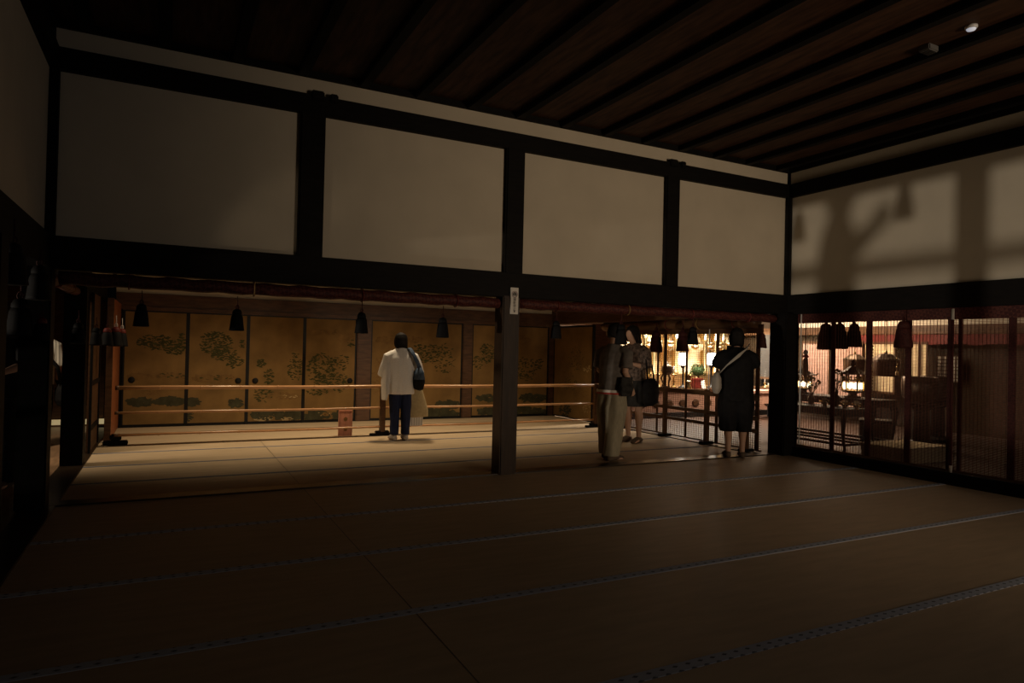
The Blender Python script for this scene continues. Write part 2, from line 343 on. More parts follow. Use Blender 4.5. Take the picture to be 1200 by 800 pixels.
panel(-2.17, -.56, 'wide gold wall panel crossed by the brown pillar, two small pines above dark water', [
    (571, 414, 9, 12, 90, G), (560, 425, 6, 8, 30, G), (617, 432, 12, 14, 90, G), (632, 426, 5, 6, 26, G), (575, 466, 16, 4, 60, T_, (.03, .08), .4), (625, 466, 16, 5, 80, T_, (.03, .08), .4), (600, 482, 40, 6, 190, T_, (.04, .1), .5), (612, 398, 10, 5, 40, O_)], kind='wall')
# return wall panel on the right of the far room
XR = -.46
rp_ = thing('painted_wall_panel', 'gold panel at right angles to the others, beside the bright altar opening', 'wall panel', (XR, 4.4, 0))
p = MB(); p.box((XR, 3.72, .03), (XR+.03, 5.04, 1.69))
def side(px, py): return at(px, py, X=XR-.0015-random.random()*.0015), Vector((0, 1, 0)), Vector((0, 0, 1))
for bl in [(663, 435, 8, 16, 60, O_), (675, 420, 9, 14, 60, G, (.015, .035)), (668, 448, 8, 10, 46, G, (.015, .035)), (688, 432, 5, 4, 12, W_), (662, 480, 7, 8, 60, T_, (.03, .07)), (688, 478, 6, 6, 20, W_, (.015, .03), .35), (676, 460, 12, 10, 40, O_)]: paint(p, side, *bl)
p.v = [tuple(Vector(v)-Vector((XR, 4.4, 0))) for v in p.v]; p.build('painted_paper', PANEL_M, rp_)
f = MB()
for y0, y1, z0, z1 in ((3.70, 3.735, 0, 1.72), (5.02, 5.05, 0, 1.72), (3.7, 5.05, 0.012, .035), (3.7, 5.05, 1.685, 1.715)): f.box((-.008, y0-4.4, z0), (.036, y1-4.4, z1))
f.build('frame', M['black'], rp_)
b = MB(); b.box((-.50, .17, 1.755), (-.16, 5.1, 2.05), ch=.006); trim(b, M['brown'])
w = MB(); w.box((-.42, .17, 2.05), (-.34, 5.1, 3.2)); struct('wall_right_far', w, M['plaster'])
# left side of the adjoining room
w = MB(); w.box((-7.9, .1, ZL1-.02), (-7.8, 5.1, 3.2)); struct('wall_left_far', w, M['plaster'])
bd = thing('wooden_door_panel', 'red-brown wooden board standing at the rail end beside the gold panels', 'door', (-7.70, 4.35, 0))
p = MB(); p.box((-.03, -.78, .012), (.02, .70, 1.78)); p.build('board', M['red_wood'], bd)
p = MB(); p.box((-.04, -.82, .012), (.03, -.775, 1.78)); p.box((-.04, .7, .012), (.03, .735, 1.78)); p.build('frame', M['brown'], bd)
bd = thing('wooden_door_panel', 'dark brown plank door between the inner black post and the red-brown board', 'door', (-7.82, 3.05, 0))
p = MB(); p.box((-.02, -.42, .012), (.01, .45, 1.78))
p.build('board', M['brown'], bd)
p = MB()
for z in (.25, .75, 1.25): p.box((.01, -.42, z), (.022, .45, z+.05))
p.box((.0, -.46, .012), (.025, -.42, 1.78)); p.box((.0, .45, .012), (.025, .49, 1.78)); p.build('frame', M['beam'], bd)
# corridor far side
w = MB(); w.box((-9.9, 5.6, 0), (-7.9, 5.7, 3.0)); struct('wall_corridor', w, M['brown'])
w = MB(); w.box((-10.0, .8, 0), (-9.9, 5.7, 3.0)); struct('wall_corridor_side', w, M['brown'])
c = MB(); c.box((-11.2, YB, 3.0), (WX-.13, 5.7, 3.05)); struct('ceiling_corridor', c, M['beam'])
# ------------------------------------------------------------------ rails in front of the gold panels
RY = 3.2
def rail_x(label, z, r, x0=-7.60, x1=-.72):
    o = thing('bamboo_rail', label, 'railing', (0, RY, z)); p = MB(); n = 12
    pts = [(x0+(x1-x0)*k/n, 0, .004*math.sin(k*1.3)) for k in range(n+1)]; p.tube(pts, r, 10)
    for k in range(1, 15):
        x = x0+(x1-x0)*k/15; p.tube([(x-.006, 0, 0), (x+.006, 0, 0)], r+.0025, 10)
    p.build('pole', M['bamboo'], o)
    q = MB(); q.tube([(x0-.012, 0, 0), (x0+.03, 0, 0)], r+.004, 10); q.build('end_cap', M['brown'], o)
    q = MB(); q.tube([(x1-.03, 0, 0), (x1+.012, 0, 0)], r+.004, 10); q.build('end_cap', M['brown'], o); return o
rail_x('top bamboo rail of the three across the gold panels', .692, .024)
rail_x('thin middle bamboo rail of the three across the gold panels', .392, .016)
rail_x('lowest bamboo rail just above the mats before the gold panels', .125, .015)
def stand(x, label):
    o = thing('rail_stand', label, 'stand', (x, RY+.0, 0)); p = MB(); p.box((-.035, -.10+.06, .05), (.035, .10-.06, .72), ch=.008); p.build('upright', M['brown'], o)
    p = MB(); p.box((-.17, -.05, 0), (.17, .05, .035), ch=.008); p.box((-.10, -.045, .034), (.10, .045, .07), ch=.012); p.build('foot', M['beam'], o); return o
stand(-4.35, 'dark upright on a cross foot carrying the rails beside the woman in white')
o = thing('rail_stand', 'low dark foot block where the rails meet the red-brown board', 'stand', (-7.60, RY+.1, 0)); p = MB(); p.box((-.13, -.07, 0), (.13, .07, .05), ch=.01); p.build('base', M['beam'], o)
p = MB(); p.box((-.06, -.05, .05), (.06, .05, .13), ch=.015); p.build('block', M['beam'], o)
stand(-.74, 'dark upright on a cross foot where rails end by the altar opening')
nb = thing('notice_board', 'small pinkish wooden board with two dark flower marks leaning at the rails', 'notice board', at(404.5, 500, Y=3.32)*1)
nb.location.z = 0
p = MB(); p.box((-.082, -.012, 0), (.082, .012, .335), ch=.004); nbb = p.build('board', M['pink_board'], nb)
p = MB(); p.box((-.095, -.016, .335), (.095, .016, .36), ch=.006); p.box((-.095, -.014, .0), (-.082, .014, .335)); p.box((.082, -.014, 0), (.095, .014, .335)); p.build('frame', M['pink_board'], nb)
for z in (.235, .095):
    p = MB()
    for k in range(5):
        a = PI/2+2*PI*k/5; cx, cz = .016*math.cos(a), z+.016*math.sin(a)
        p.add([(cx+.013*math.cos(t), -.0135, cz+.013*math.sin(t)) for t in [2*PI*j/10 for j in range(10)]], [tuple(range(10))])
    p.add([(.011*math.cos(t), -.0138, z+.011*math.sin(t)) for t in [2*PI*j/10 for j in range(10)]], [tuple(range(10))]); p.build('flower_mark', M['ochre'], nbb)
# ------------------------------------------------------------------ rolled blinds under the lintel
def rolled(name_label, p0, p1, r, m='brocade', hooks=4):
    d = Vector(p1)-Vector(p0); L = d.length; o = thing('hanging_rolled_blind', name_label, 'blind', Vector(p0)+d/2, math.atan2(d.y, d.x))
    p = MB(); n = 40
    p.loft([((-L/2+L*k/n, .004*math.sin(k*2.1), .004*math.sin(k*1.7)), r*(1+.05*math.sin(k*1.9)), r*.82*(1+.05*math.cos(k*2.3))) for k in range(n+1)], 14, 0, ref=(0, 1, 0)); p.build('roll', M[m], o)
    for k in range(hooks):
        x = -L/2+L*(k+.5)/hooks; q = MB(); q.tube([(x, r*1.1*math.cos(t), r*.95*math.sin(t)) for t in [2*PI*j/14 for j in range(14)]]+[(x, r*1.1, 0)], .006, 6); q.tube([(x, 0, r*.9), (x, 0, r+.04)], .006, 6); q.build('tie_cord', M['ochre' if k == 1 else 'dark_red'], o)
    return o
rolled('dark red brocade blind rolled under the lintel between left corner and brown pillar', (WX+.06, .06, 1.722), (-4.10, .06, 1.732), .064)
rolled('dark red brocade blind rolled under the lintel between brown pillar and corner post', (-3.88, .06, 1.732), (-.18, .06, 1.732), .064)
rolled('brown reed blind rolled above the altar opening of the far room', (-.26, .25, 1.69), (-.26, 3.64, 1.69), .095, 'brown', 5)
rolled('dark blind rolled between the black corner post and the inner black post', (WX-.02, .16, 1.735), (WX-.02, 1.8, 1.735), .047, 'brocade', 2)
# tassels
def tassel(label, loc, s=1.0, kind='black'):
    o = thing('hanging_tassel', label, 'tassel', loc, 0, 'tassels hanging from the blinds'); o.scale = (s,)*3
    p = MB(); p.tube([(0, 0, .30), (.004, 0, .22), (0, 0, .12)], .006, 6); p.tube([(.02*math.cos(t), 0, .15+.03*math.sin(t)) for t in [2*PI*j/12 for j in range(13)]], .007, 6); p.build('cord', M['brocade_band' if kind != 'white' else 'white_cord'], o)
    p = MB(); p.lathe([(.012, .13), (.045, .115), (.06, .085), (.062, .06), (.058, .05)], n=16); p.build('cap', M['dark_red' if kind in ('dark', 'white') else 'fringe' if kind == 'black' else 'brocade_band'], o)
    p = MB(); p.lathe([(.055, .055), (.07, .02), (.078, -.05), (.088, -.14), (.092, -.165), (.07, -.17)], n=28, flute=.05, nf=14); p.build('fringe', M['fringe' if kind != 'red' else 'brocade_band'], o)
    return o
def tas(px, ytop, ybot, label, kind='black', **pl):
    a = at(px, ytop, **pl); b_ = at(px, ybot, **pl); h = a.z-b_.z
    return tassel(label, (a.x, a.y, a.z-h*.42+.0), h/.30, kind)
tas(166, 356, 383, 'large black tassel, first along the lintel from the left corner', Y=.0)
tas(278, 362, 388, 'black tassel before the second gold panel\u2019s right edge', Y=.0)
tas(424, 366, 391, 'black tassel over the brown post left of the woman in white', Y=.0)
tas(519, 372, 396, 'black tassel hanging just right of the woman in white\u2019s head', Y=.0)
tas(652, 376, 397, 'black tassel hanging over the far corner of the gold panels', Y=.0)
tas(812, 383, 404, 'black tassel hanging above the two bright paper lanterns', Y=.0)
tas(728, 380, 404, 'black tassel hanging behind the heads of the two people', Y=.0)
tas(893, 390, 408, 'dark tassel between corner post and black-clad person', 'red', X=-.40)
tas(769, 388, 413, 'dark red tassel beside the gilt columns, nearer the phone-gazing woman', 'red', X=-.40)
tas(800, 388, 412, 'slim dark red tassel just above the first bright paper lantern', 'red', X=-.40)
tas(24, 350, 395, 'largest black tassel, before the black corner post', Y=-.2)
tas(49, 372, 399, 'black tassel with a red cord at the black corner post\u2019s edge', 'dark', Y=-.16)
tas(92, 378, 403, 'black tassel across the top of the inner black post', X=WX+.12)
tas(113, 384, 405, 'small dark tassel beside the inner black post', X=-7.74)
tas(126, 384, 405, 'small tassel with a bright red cap before the red-brown board\u2019s edge', 'dark', X=-7.66)
tas(136, 383, 406, 'small tassel with white knot and red cap against the red-brown board', 'white', X=-7.62)
tas(143, 385, 406, 'small white-knotted tassel beside the first gold panel', 'white', X=-7.58)
tassel('small dark tassel hanging under the lintel in front of the corner post', (-7.85, -.51, 1.66), .8)
tassel('small dark tassel under the lintel at the picture\u2019s upper edge of the passage', (-7.85, -1.37, 1.70), .8)
# ------------------------------------------------------------------ reed blinds that hang down
def hung_blind(label, axis_y0, axis_y1, X, ztop, zbot, bands, m_head, pitch, thick, hm=.115, cords=()):
    yc = (axis_y0+axis_y1)/2; o = thing('hanging_reed_blind', label, 'blind', (X, yc, zbot)); H = ztop-zbot
    p = MB(); z = 0
    while z < H-hm:
        p.box((-.003, axis_y0-yc, z), (.003, axis_y1-yc, z+thick)); z += pitch
    y = axis_y0+.07
    while y < axis_y1-.03:
        p.box((-.004, y-.0006-yc, 0), (.004, y+.0006-yc, H-hm)); y += .036
    p.build('reed_slats', M['reed'], o)
    p = MB(); p.box((-.012, axis_y0-yc, H-hm), (.012, axis_y1-yc, H)); p.build('header', m_head, o)
    for yb, w_, mm in bands:
        p = MB(); p.box((-.011, yb-w_/2-yc, .0), (.011, yb+w_/2-yc, H-hm)); p.build('brocade_band', M[mm], o)
    for yb in cords:
        p = MB(); p.tube([(-.02, yb-yc, H*.0+.02), (-.02, yb-yc, H-.002)], .008, 8); p.build('side_cord', M['white_cord'], o)
    p = MB(); p.box((-.012, axis_y0-yc, -.01), (.012, axis_y1-yc, .012)); p.build('bottom_bar', M['brown'], o)
    return o
hung_blind('see-through reed blind between corner post and reddish rod, lantern table behind', -2.0, -.13, .06, 1.79, .13, [(-.64, .05, 'brocade_band'), (-1.10, .06, 'brocade_band'), (-1.56, .06, 'brocade_band'), (-1.985, .03, 'brocade_band')], M['brocade'], .0125, .0032, cords=(-.19,))
hung_blind('dark see-through reed blind right of the reddish rod', -3.95, -2.005, .06, 1.79, .13, [(-2.09, .03, 'brocade_band'), (-2.56, .06, 'brocade_band'), (-3.03, .06, 'brocade_band'), (-3.5, .06, 'brocade_band')], M['brocade'], .0125, .0062)
rod = thing('hanging_rod', 'thin dark reddish rod with pale tip between the two reed blinds', 'rod', (.03, -2.03, .12)); p = MB(); p.tube([(0, 0, 0), (0, 0, 1.55)], .013, 10); p.build('shaft', M['brocade_band'], rod)
p = MB(); p.tube([(0, 0, 1.55), (0, 0, 1.66)], .014, 10); p.build('pale_tip', M['lightgrey'], rod)
p = MB(); p.tube([(0, 0, 0), (0, 0, .07)], .0145, 10); p.build('pale_foot', M['lightgrey'], rod)
hung_blind('sheer reed blind hanging along the altar opening behind the dark-clad people', .18, 3.66, -.22, 1.66, .02, [(2.26, .02, 'brown'), (2.085, .035, 'brown'), (1.602, .03, 'brown'), (.973, .035, 'brown'), (.25, .05, 'brown')], M['brown'], .03, .003, cords=(1.123,))
tas(968, 379, 410, 'red tassel strand behind the reed blind, nearest the corner post', 'red', X=.16)
tas(984, 379, 409, 'broad black tassel behind the reed blind beside the red strand', X=.18)
tas(1001, 379, 407, 'dark tassel behind the reed blind, above the bright lanterns', 'black', X=.20)
tas(1059, 376, 408, 'dark brown tassel before the reed blind\u2019s third dark band', 'red', X=.0)
# railing before the altar opening
RX = -.36
def rail_y(label, z, r, y0, y1):
    o = thing('wooden_rail', label, 'railing', (RX, (y0+y1)/2, z)); L = y1-y0; p = MB(); p.box((-r, -L/2, -r), (r, L/2, r), ch=r*.4); p.build('bar', M['brown'], o)
    p = MB(); p.box((-r*1.15, -L/2-.01, -r*1.15), (r*1.15, -L/2+.03, r*1.15)); p.box((-r*1.15, L/2-.03, -r*1.15), (r*1.15, L/2+.01, r*1.15)); p.build('end_cap', M['bronze'], o); return o
rail_y('thick top bar of the wooden railing before the altar', .71, .032, .15, 3.1)
rail_y('middle bar of the wooden railing before the altar', .45, .024, .15, 3.1)
rail_y('low bar of the wooden railing before the altar', .29, .022, .15, 3.1)
for yy, lb in ((.30, 'beside the corner post'), (1.02, 'behind the person in black'), (1.9, 'between the black-clad person and phone-gazing woman'), (2.95, 'at its far end')):
    o = thing('railing_post', 'dark brown railing post '+lb, 'railing post', (RX, yy, 0)); p = MB(); p.box((-.03, -.03, .03), (.03, .03, .76), ch=.006); p.build('upright', M['brown'], o)
    p = MB(); p.box((-.10, -.05, .0), (.10, .05, .045), ch=.008); p.build('foot', M['beam'], o)
# sign on the pillar
sg = thing('hanging_sign', 'narrow white sign with round emblem and vertical writing on the brown pillar', 'sign', (-3.99, -.035, 1.80)); sa_, sb_ = at(603.5, 337, Y=-.04), at(603.5, 368, Y=-.04)
sg.location = (sa_.x-.004, -.04, (sa_.z+sb_.z)/2); hh = (sa_.z-sb_.z)/2
p = MB(); p.box((-.043, -.006, -hh), (.043, .012, hh), ch=.002); sgb = p.build('board', M['sign_white'], sg)
zc = hh*.50
p = MB(); n = 28
for r0, r1, mi in ((.027, .032, 0),):
    vs = [(r*math.cos(2*PI*k/n), -.0075, zc+r*math.sin(2*PI*k/n)) for r in (r0, r1) for k in range(n)]; p.add(vs, [(k, (k+1) % n, n+(k+1) % n, n+k) for k in range(n)])
ering = p.build('emblem_ring', M['dark_red'], sgb)
p = MB(); vs = [(r*math.cos(a), -.0076, zc+r*math.sin(a)) for r in (.010, .021) for a in [PI*(-.15+1.3*k/14) for k in range(15)]]; p.add(vs, [(k, k+1, 16+k, 15+k) for k in range(14)])
p.box((-.020, -.0078, zc-.014), (.020, -.0070, zc-.006)); p.box((-.006, -.0078, zc-.004), (.006, -.0070, zc+.006)); p.build('emblem', M['ink'], sgb)
def glyphs(txt, size, x, z):
    cu = bpy.data.curves.new('writing', 'FONT'); cu.body = txt; cu.size = size; cu.align_x = 'CENTER'; cu.align_y = 'CENTER'; cu.extrude = .0006
    o = bpy.data.objects.new('writing', cu); COL.objects.link(o); dg = bpy.context.evaluated_depsgraph_get()
    me = bpy.data.meshes.new_from_object(o.evaluated_get(dg)); bpy.data.objects.remove(o); me.materials.clear(); me.materials.append(M['ink'])
    r = bpy.data.objects.new('writing', me); COL.objects.link(r); r.parent = sgb; r.location = (x, -.0075, z); r.rotation_euler = (PI/2, 0, 0); return r
for k, ch in enumerate('\u64ae\u5f71\u7981\u6b62'): glyphs(ch, .034, 0, hh*.12-.034*k)
p = MB(); p.add([(.008*math.cos(t), -.0078, -hh*.80+.010*math.sin(t)) for t in [2*PI*j/10 for j in range(10)]], [tuple(range(10))]); p.build('small_seal', M['ink'], sgb)
# ceiling devices
sm = thing('ceiling_sensor', 'round white ceiling sensor catching light, farther up the dark ceiling', 'sensor', (-1.965, -3.25, ZC+.06)); sm.scale = (.75,)*3; p = MB(); p.lathe([(.055, 0), (.055, -.018), (.045, -.03)], n=20); p.build('base', M['plastic'], sm)
p = MB(); p.lathe([(.042, -.029), (.036, -.042), (.015, -.048)], n=20); p.build('lens', M['led'], sm)  # faint glow put into the lens material as its highlight
sm = thing('ceiling_speaker', 'dim grey box on the dark ceiling beside the white sensor', 'speaker', (-1.909, -2.912, ZC+.06)); p = MB(); p.box((-.06, -.045, -.05), (.06, .045, 0), ch=.008); p.build('case', M['grey_plastic'], sm)
p = MB()
for k in range(5): p.box((-.045, -.034+k*.015, -.053), (.045, -.027+k*.015, -.049))
p.build('grille', M['black'], sm)
# ------------------------------------------------------------------ sanctum: walls
w = MB(); w.box((5.0, -8, 1.85), (5.1, 3.95, 3.0)); struct('wall_sanctum_side', w, M['plaster'])
w = MB(); w.box((5.06, -8, 0), (5.12, 8, 1.85)); w.box((5.0, 3.95, 1.85), (5.1, 8, 3.0)); struct('wall_sanctum_side_lower', w, M['sill'])
w = MB(); w.box((-.3, 7.0, 0), (7.5, 7.1, 3.0)); struct('wall_sanctum_far', w, M['brown'])
c = MB(); c.box((-.34, .17, 3.0), (7.5, 8, 3.06)); c.box((.16, -8, 3.0), (7.5, .17, 3.06)); struct('ceiling_sanctum', c, M['board'])
w = MB(); w.box((.2, -8.1, 0), (7.5, -8, 3.0)); struct('wall_sanctum_near', w, M['brown'])
w = MB(); w.box((-.34, 5.12, 0), (-.28, 7.1, 3.0)); struct('wall_sanctum_return', w, M['brown'])
b = MB(); b.box((4.9, -8, 1.70), (5.12, 8, 1.855), ch=.006); trim(b, M['brown'])
va = MB()
y = -3.2
pts = [(4.88, -3.2+6.4*k/60, 0) for k in range(61)]
for k in range(60):
    a, b_ = pts[k], pts[k+1]; dz = .012*math.sin(k*.9)
    va.add([(4.88+.012*math.sin(k*.8), a[1], 1.52+dz), (4.88+.012*math.sin((k+1)*.8), b_[1], 1.52+.012*math.sin((k+1)*.9)), (4.87, b_[1], 1.705), (4.87, a[1], 1.705)], [(0, 1, 2, 3)])
vo = thing('hanging_valance', 'red silk valance along the sanctum beam behind the reed blinds', 'valance', (0, 0, 0)); va.build('cloth', M['dark_red'], vo)
p = MB(); p.tube([(4.87, -3.2, 1.705), (4.87, 3.2, 1.705)], .012, 8); p.build('rod', M['brown'], vo)
def wall_hanging(px0, px1, X, z0, z1, m, label, name='hanging_reed_blind', slats=True):
    a, b_ = at(px0, 430, X=X), at(px1, 430, X=X); y0, y1 = min(a.y, b_.y), max(a.y, b_.y); yc = (y0+y1)/2
    o = thing(name, label, 'blind', (X, yc, z0)); p = MB()
    n = int((z1-z0)/.03)
    for k in range(n): p.box((-.006, y0-yc, k*.03), (.006, y1-yc, k*.03+.028))
    p.build('reed_slats', M[m], o); p = MB()
    p.box((-.012, y0-yc, z1-z0-.03), (.012, y1-yc, z1-z0+.02)); p.build('top_bar', M['brown'], o); p = MB(); p.box((-.012, y0-yc, -.02), (.012, y1-yc, .02)); p.build('bottom_bar', M['brown'], o)
    q = MB(); q.box((-.010, y0-yc, 0), (.010, y0-yc+.02, z1-z0)); q.box((-.010, y1-yc-.02, 0), (.010, y1-yc, z1-z0)); q.build('side_band', M['brown'], o)
    return o
wall_hanging(940, 972, 4.4, .30, 1.54, 'pink_cloth', 'pinkish lit reed blind deep in the sanctum, nearest the corner post')
wall_hanging(974, 1011, 4.4, .30, 1.54, 'pink_cloth', 'pinkish lit reed blind deep in the sanctum behind the larger bronze lantern')
wall_hanging(1013, 1049, 4.7, .62, 1.54, 'goldwall', 'golden lit panel behind the dark domed canopy', 'gold_wall_panel')
wall_hanging(1061, 1077, 4.7, .80, 1.54, 'goldwall', 'broader golden lit panel right of the dark domed canopy', 'gold_wall_panel')
wall_hanging(1079, 1087, 4.7, .80, 1.54, 'goldwall', 'narrow golden lit strip next to the broader golden panel', 'gold_wall_panel')
wall_hanging(888, 912, 3.6, .80, 1.70, 'pale', 'pale grey reed blind behind the white candle')
def px_size(P): return F_PX/((P-CAM).dot(CF))        # pixels per metre there
# grid window
a = at(1112, 432, X=4.95); s_ = px_size(a); o = thing('lattice_window', 'small white paper lattice window in the dark end of the sanctum', 'window', a)
hw, hh = .12, 15/s_
p = MB(); p.box((0, -.20, -hh), (.012, .20, hh)); p.build('paper', M['shoji'], o); p = MB()
for k in range(6): p.box((-.012, -.2+.08*k-.005, -hh), (0, -.2+.08*k+.005, hh))
for k in range(8): p.box((-.011, -.2, -hh+2*hh*k/7-.005), (0, .2, -hh+2*hh*k/7+.005))
p.build('lattice', M['brown'], o)
# ---- behind the large reed blind: tables, lanterns, vases, chair, dais
def table(label, x0, x1, y0, y1, h, curved=True, m='black'):
    cx, cy = (x0+x1)/2, (y0+y1)/2; o = thing('offering_table', label, 'table', (cx, cy, 0)); X, Y = (x1-x0)/2, (y1-y0)/2
    p = MB(); p.box((-X, -Y, h-.035), (X, Y, h), ch=.008); p.build('table_top', M[m], o)
    p = MB()
    for sx in (-1, 1): p.box((sx*(X-.04)-.012, -Y+.04, h-.10), (sx*(X-.04)+.012, Y-.04, h-.034))
    for sy in (-1, 1): p.box((-X+.04, sy*(Y-.04)-.012, h-.10), (X-.04, sy*(Y-.04)+.012, h-.034))
    p.build('apron', M[m], o)
    for sx in (-1, 1):
        for sy in (-1, 1):
            lx, ly = sx*(X-.045), sy*(Y-.045); p = MB(); k = .05 if curved else 0
            p.loft([((lx, ly, h-.04), .03, .03), ((lx+sx*k, ly+sy*k*.4, h*.78), .034, .034), ((lx+sx*k*.6, ly, h*.45), .022, .022), ((lx-sx*k*.2, ly, h*.14), .018, .018), ((lx+sx*k*.7, ly+sy*k*.3, .035), .026, .026), ((lx+sx*k*.9, ly+sy*k*.4, 0), .03, .03)], 10); p.build('leg', M[m], o)
    p = MB()
    for sy in (-1, 1): p.box((-X+.05, sy*(Y-.045)-.012, .13), (X-.05, sy*(Y-.045)+.012, .16))
    for sx in (-1, 1): p.box((sx*(X-.045)-.012, -Y+.05, .13), (sx*(X-.045)+.012, Y-.05, .16))
    p.build('stretcher', M[m], o); return o
table('dark lacquered offering table with curved legs, just behind the reed blind', .55, 1.0, -.46, .72, .60)
table('taller dark table at the back holding both bronze lanterns', 1.18, 1.66, -.42, 1.25, .70)
def bronze_lantern(label, px, py, ztab, X, s=1.0):
    P = at(px, py, X=X); o = thing('bronze_lantern', label, 'lantern', (P.x, P.y, ztab)); o.scale = (s,)*3
    p = MB(); p.lathe([(.10, 0), (.11, .02), (.06, .035), (.05, .06), (.12, .075), (.145, .09), (.145, .10)], n=6, smooth=False); p.build('base', M['bronze'], o)
    for k in range(6):
        a = 2*PI*(k+.5)/6; u = Vector((math.cos(a), math.sin(a), 0)); v = Vector((-u.y, u.x, 0)); p = MB()
        for sg_ in (-1, 1):
            c_ = u*.112+v*.030*sg_+Vector((0, 0, .165)); vs = [(c_+v*.021*math.cos(t)+Vector((0, 0, .046*math.sin(t))))[:] for t in [2*PI*j/14 for j in range(14)]]
            p.prism(vs, u*.006)
        p.build('lit_pane', M['glow'], o)
    p = MB()
    for k in range(6):
        a = 2*PI*k/6; c_ = (.135*math.cos(a), .135*math.sin(a)); p.box((c_[0]-.008, c_[1]-.008, .095), (c_[0]+.008, c_[1]+.008, .33))
    for k in range(12):
        a = 2*PI*(k+.5)/12; c_ = (.128*math.cos(a), .128*math.sin(a)); p.lathe([(.006, .235), (.016, .25), (.006, .265), (.016, .28), (.006, .295)], (c_[0], c_[1], 0), 8)
    p.lathe([(.14, .228), (.145, .235), (.14, .242)], n=6, smooth=False); p.lathe([(.10, .10), (.10, .104)], n=6); p.build('openwork', M['brass'], o)
    p = MB(); p.lathe([(.22, .325), (.225, .335), (.15, .36), (.09, .395), (.05, .43), (.03, .44)], n=6, smooth=False)
    for k in range(6):
        a = 2*PI*k/6; p.tube([(.20*math.cos(a), .20*math.sin(a), .335), (.235*math.cos(a), .235*math.sin(a), .35), (.245*math.cos(a), .245*math.sin(a), .375)], [.012, .01, .004], 6)
    rf_ = p.build('roof', M['bronze'], o); p = MB(); p.lathe([(.012, .43), (.035, .45), (.04, .475), (.02, .50), (.003, .53)], n=12); p.build('finial', M['bronze'], rf_)
    return o
bronze_lantern('roofed bronze lantern with row of glowing oval panes, the larger behind the blind', 999, 470, .70, 1.40, 1.0)
bronze_lantern('roofed bronze lantern with glowing panes, partly hidden by the corner post', 941, 470, .70, 1.42, .85)
def vase(label, px, X, ztab, h, sprig_h, seed=0, Y=None, m='bronze'):
    P = at(px, 450, X=X) if Y is None else at(px, 450, Y=Y); o = thing('flower_vase', label, 'vase', (P.x, P.y, ztab)); rnd = random.Random(seed)
    p = MB(); p.lathe([(.03, 0), (.035, .01), (.05, h*.35), (.045, h*.6), (.022, h*.8), (.035, h)], n=16); p.build('body', M[m], o)
    st = MB(); lf = MB(); bl = MB()
    for k in range(9):
        a = rnd.uniform(0, 6.28); sp = rnd.uniform(.03, .13); hh_ = rnd.uniform(.6, 1)*sprig_h
        tip = Vector((sp*math.cos(a), sp*math.sin(a), h+hh_)); st.tube([(0, 0, h*.8), (tip*.5+Vector((0, 0, h*.35)))[:], tip[:]], .003, 5)
        for j in range(7):
            q = Vector((0, 0, h)).lerp(tip, rnd.uniform(.25, 1)); d = Vector((rnd.uniform(-1, 1), rnd.uniform(-1, 1), rnd.uniform(-.2, 1))).normalized()*.045; sd = d.cross(Vector((0, 0, 1))).normalized()*.014
            lf.add([q[:], (q+d*.5+sd)[:], (q+d)[:], (q+d*.5-sd)[:]], [(0, 1, 2, 3)])
        bl.ball(tip[:], .018, n=8)
    st.build('stems', M['pine'], o); lf.build('leaves', M['pine'], o); bl.build('blossoms', M['ochre'], o); return o
vase('dark vase with tall leafy sprigs left of the larger bronze lantern', 980, .92, .60, .20, .30, 1)
vase('small dark vase with short sprigs next to the lantern by the corner post', 951, .9, .60, .15, .22, 2)
# small offering bowls on the front table
bw = None
for k, (px, lb) in enumerate(((966, 'small brass offering bowl on the front table, nearest the corner post'), (990, 'small brass offering bowl on the front table below the larger lantern'), (1004, 'small brass offering bowl at the front table\u2019s outer end'))):
    P = at(px, 478, X=.72); o = thing('offering_bowl', lb, 'bowl', (P.x, P.y, .60), 0, 'brass offering bowls'); p = MB(); p.lathe([(.03, 0), (.02, .02), (.05, .045), (.062, .08), (.055, .08), (.04, .05)], n=16); p.build('bowl', M['brass'], o)
    p = MB(); p.ball((0, 0, .085), .042, .042, .03, 10); p.build('rice_mound', M['tan'], o)
# domed canopy on a chain
def canopy(label, px, py, X, s=1.0):
    P = at(px, py, X=X); o = thing('hanging_canopy', label, 'canopy', P); o.scale = (s,)*3
    p = MB(); p.lathe([(.40, -.10), (.38, -.07), (.30, -.02), (.20, .06), (.14, .09), (.05, .10)], n=8, smooth=False); p.build('dome', M['bronze'], o)
    p = MB(); p.lathe([(.36, -.10), (.37, -.16), (.36, -.32), (.34, -.55), (.33, -.56)], n=24, flute=.05, nf=8); p.build('drape', M['brown'], o)
    p = MB(); p.lathe([(.02, .09), (.05, .12), (.035, .17), (.01, .20)], n=12); p.tube([(0, 0, .18), (0, 0, (3.0-P.z)/s)], .012, 6); p.build('finial', M['gold'], o); return o
canopy('dark domed canopy hanging in the sanctum before the golden panel', 1038, 418, 3.6, .58)
canopy('faint second domed canopy behind the larger bronze lantern', 1002, 418, 3.9, .5)
# bead strings
def beads(label, px, X, ztop, zbot):
    P = at(px, 450, X=X); o = thing('hanging_bead_string', label, 'bead string', (P.x, P.y, zbot)); n = int((ztop-zbot)/.045); p = MB(); q = MB()
    q.tube([(0, 0, 0), (0, 0, ztop-zbot)], .003, 5); q.build('string', M['brown'], o)
    for k in range(n): p.ball((0, 0, .02+k*.045), .013, n=8)
    p.build('beads', M['brass'], o); p = MB(); p.lathe([(.02, .0), (.028, -.05), (.0, -.06)], n=10); p.build('drop', M['gold'], o); return o
beads('string of pale gold beads hanging beside the round-back chair', 1022, 2.0, 1.45, .55)
beads('string of pale gold beads hanging beside the third dark band', 1051, 3.0, 1.45, 1.05)
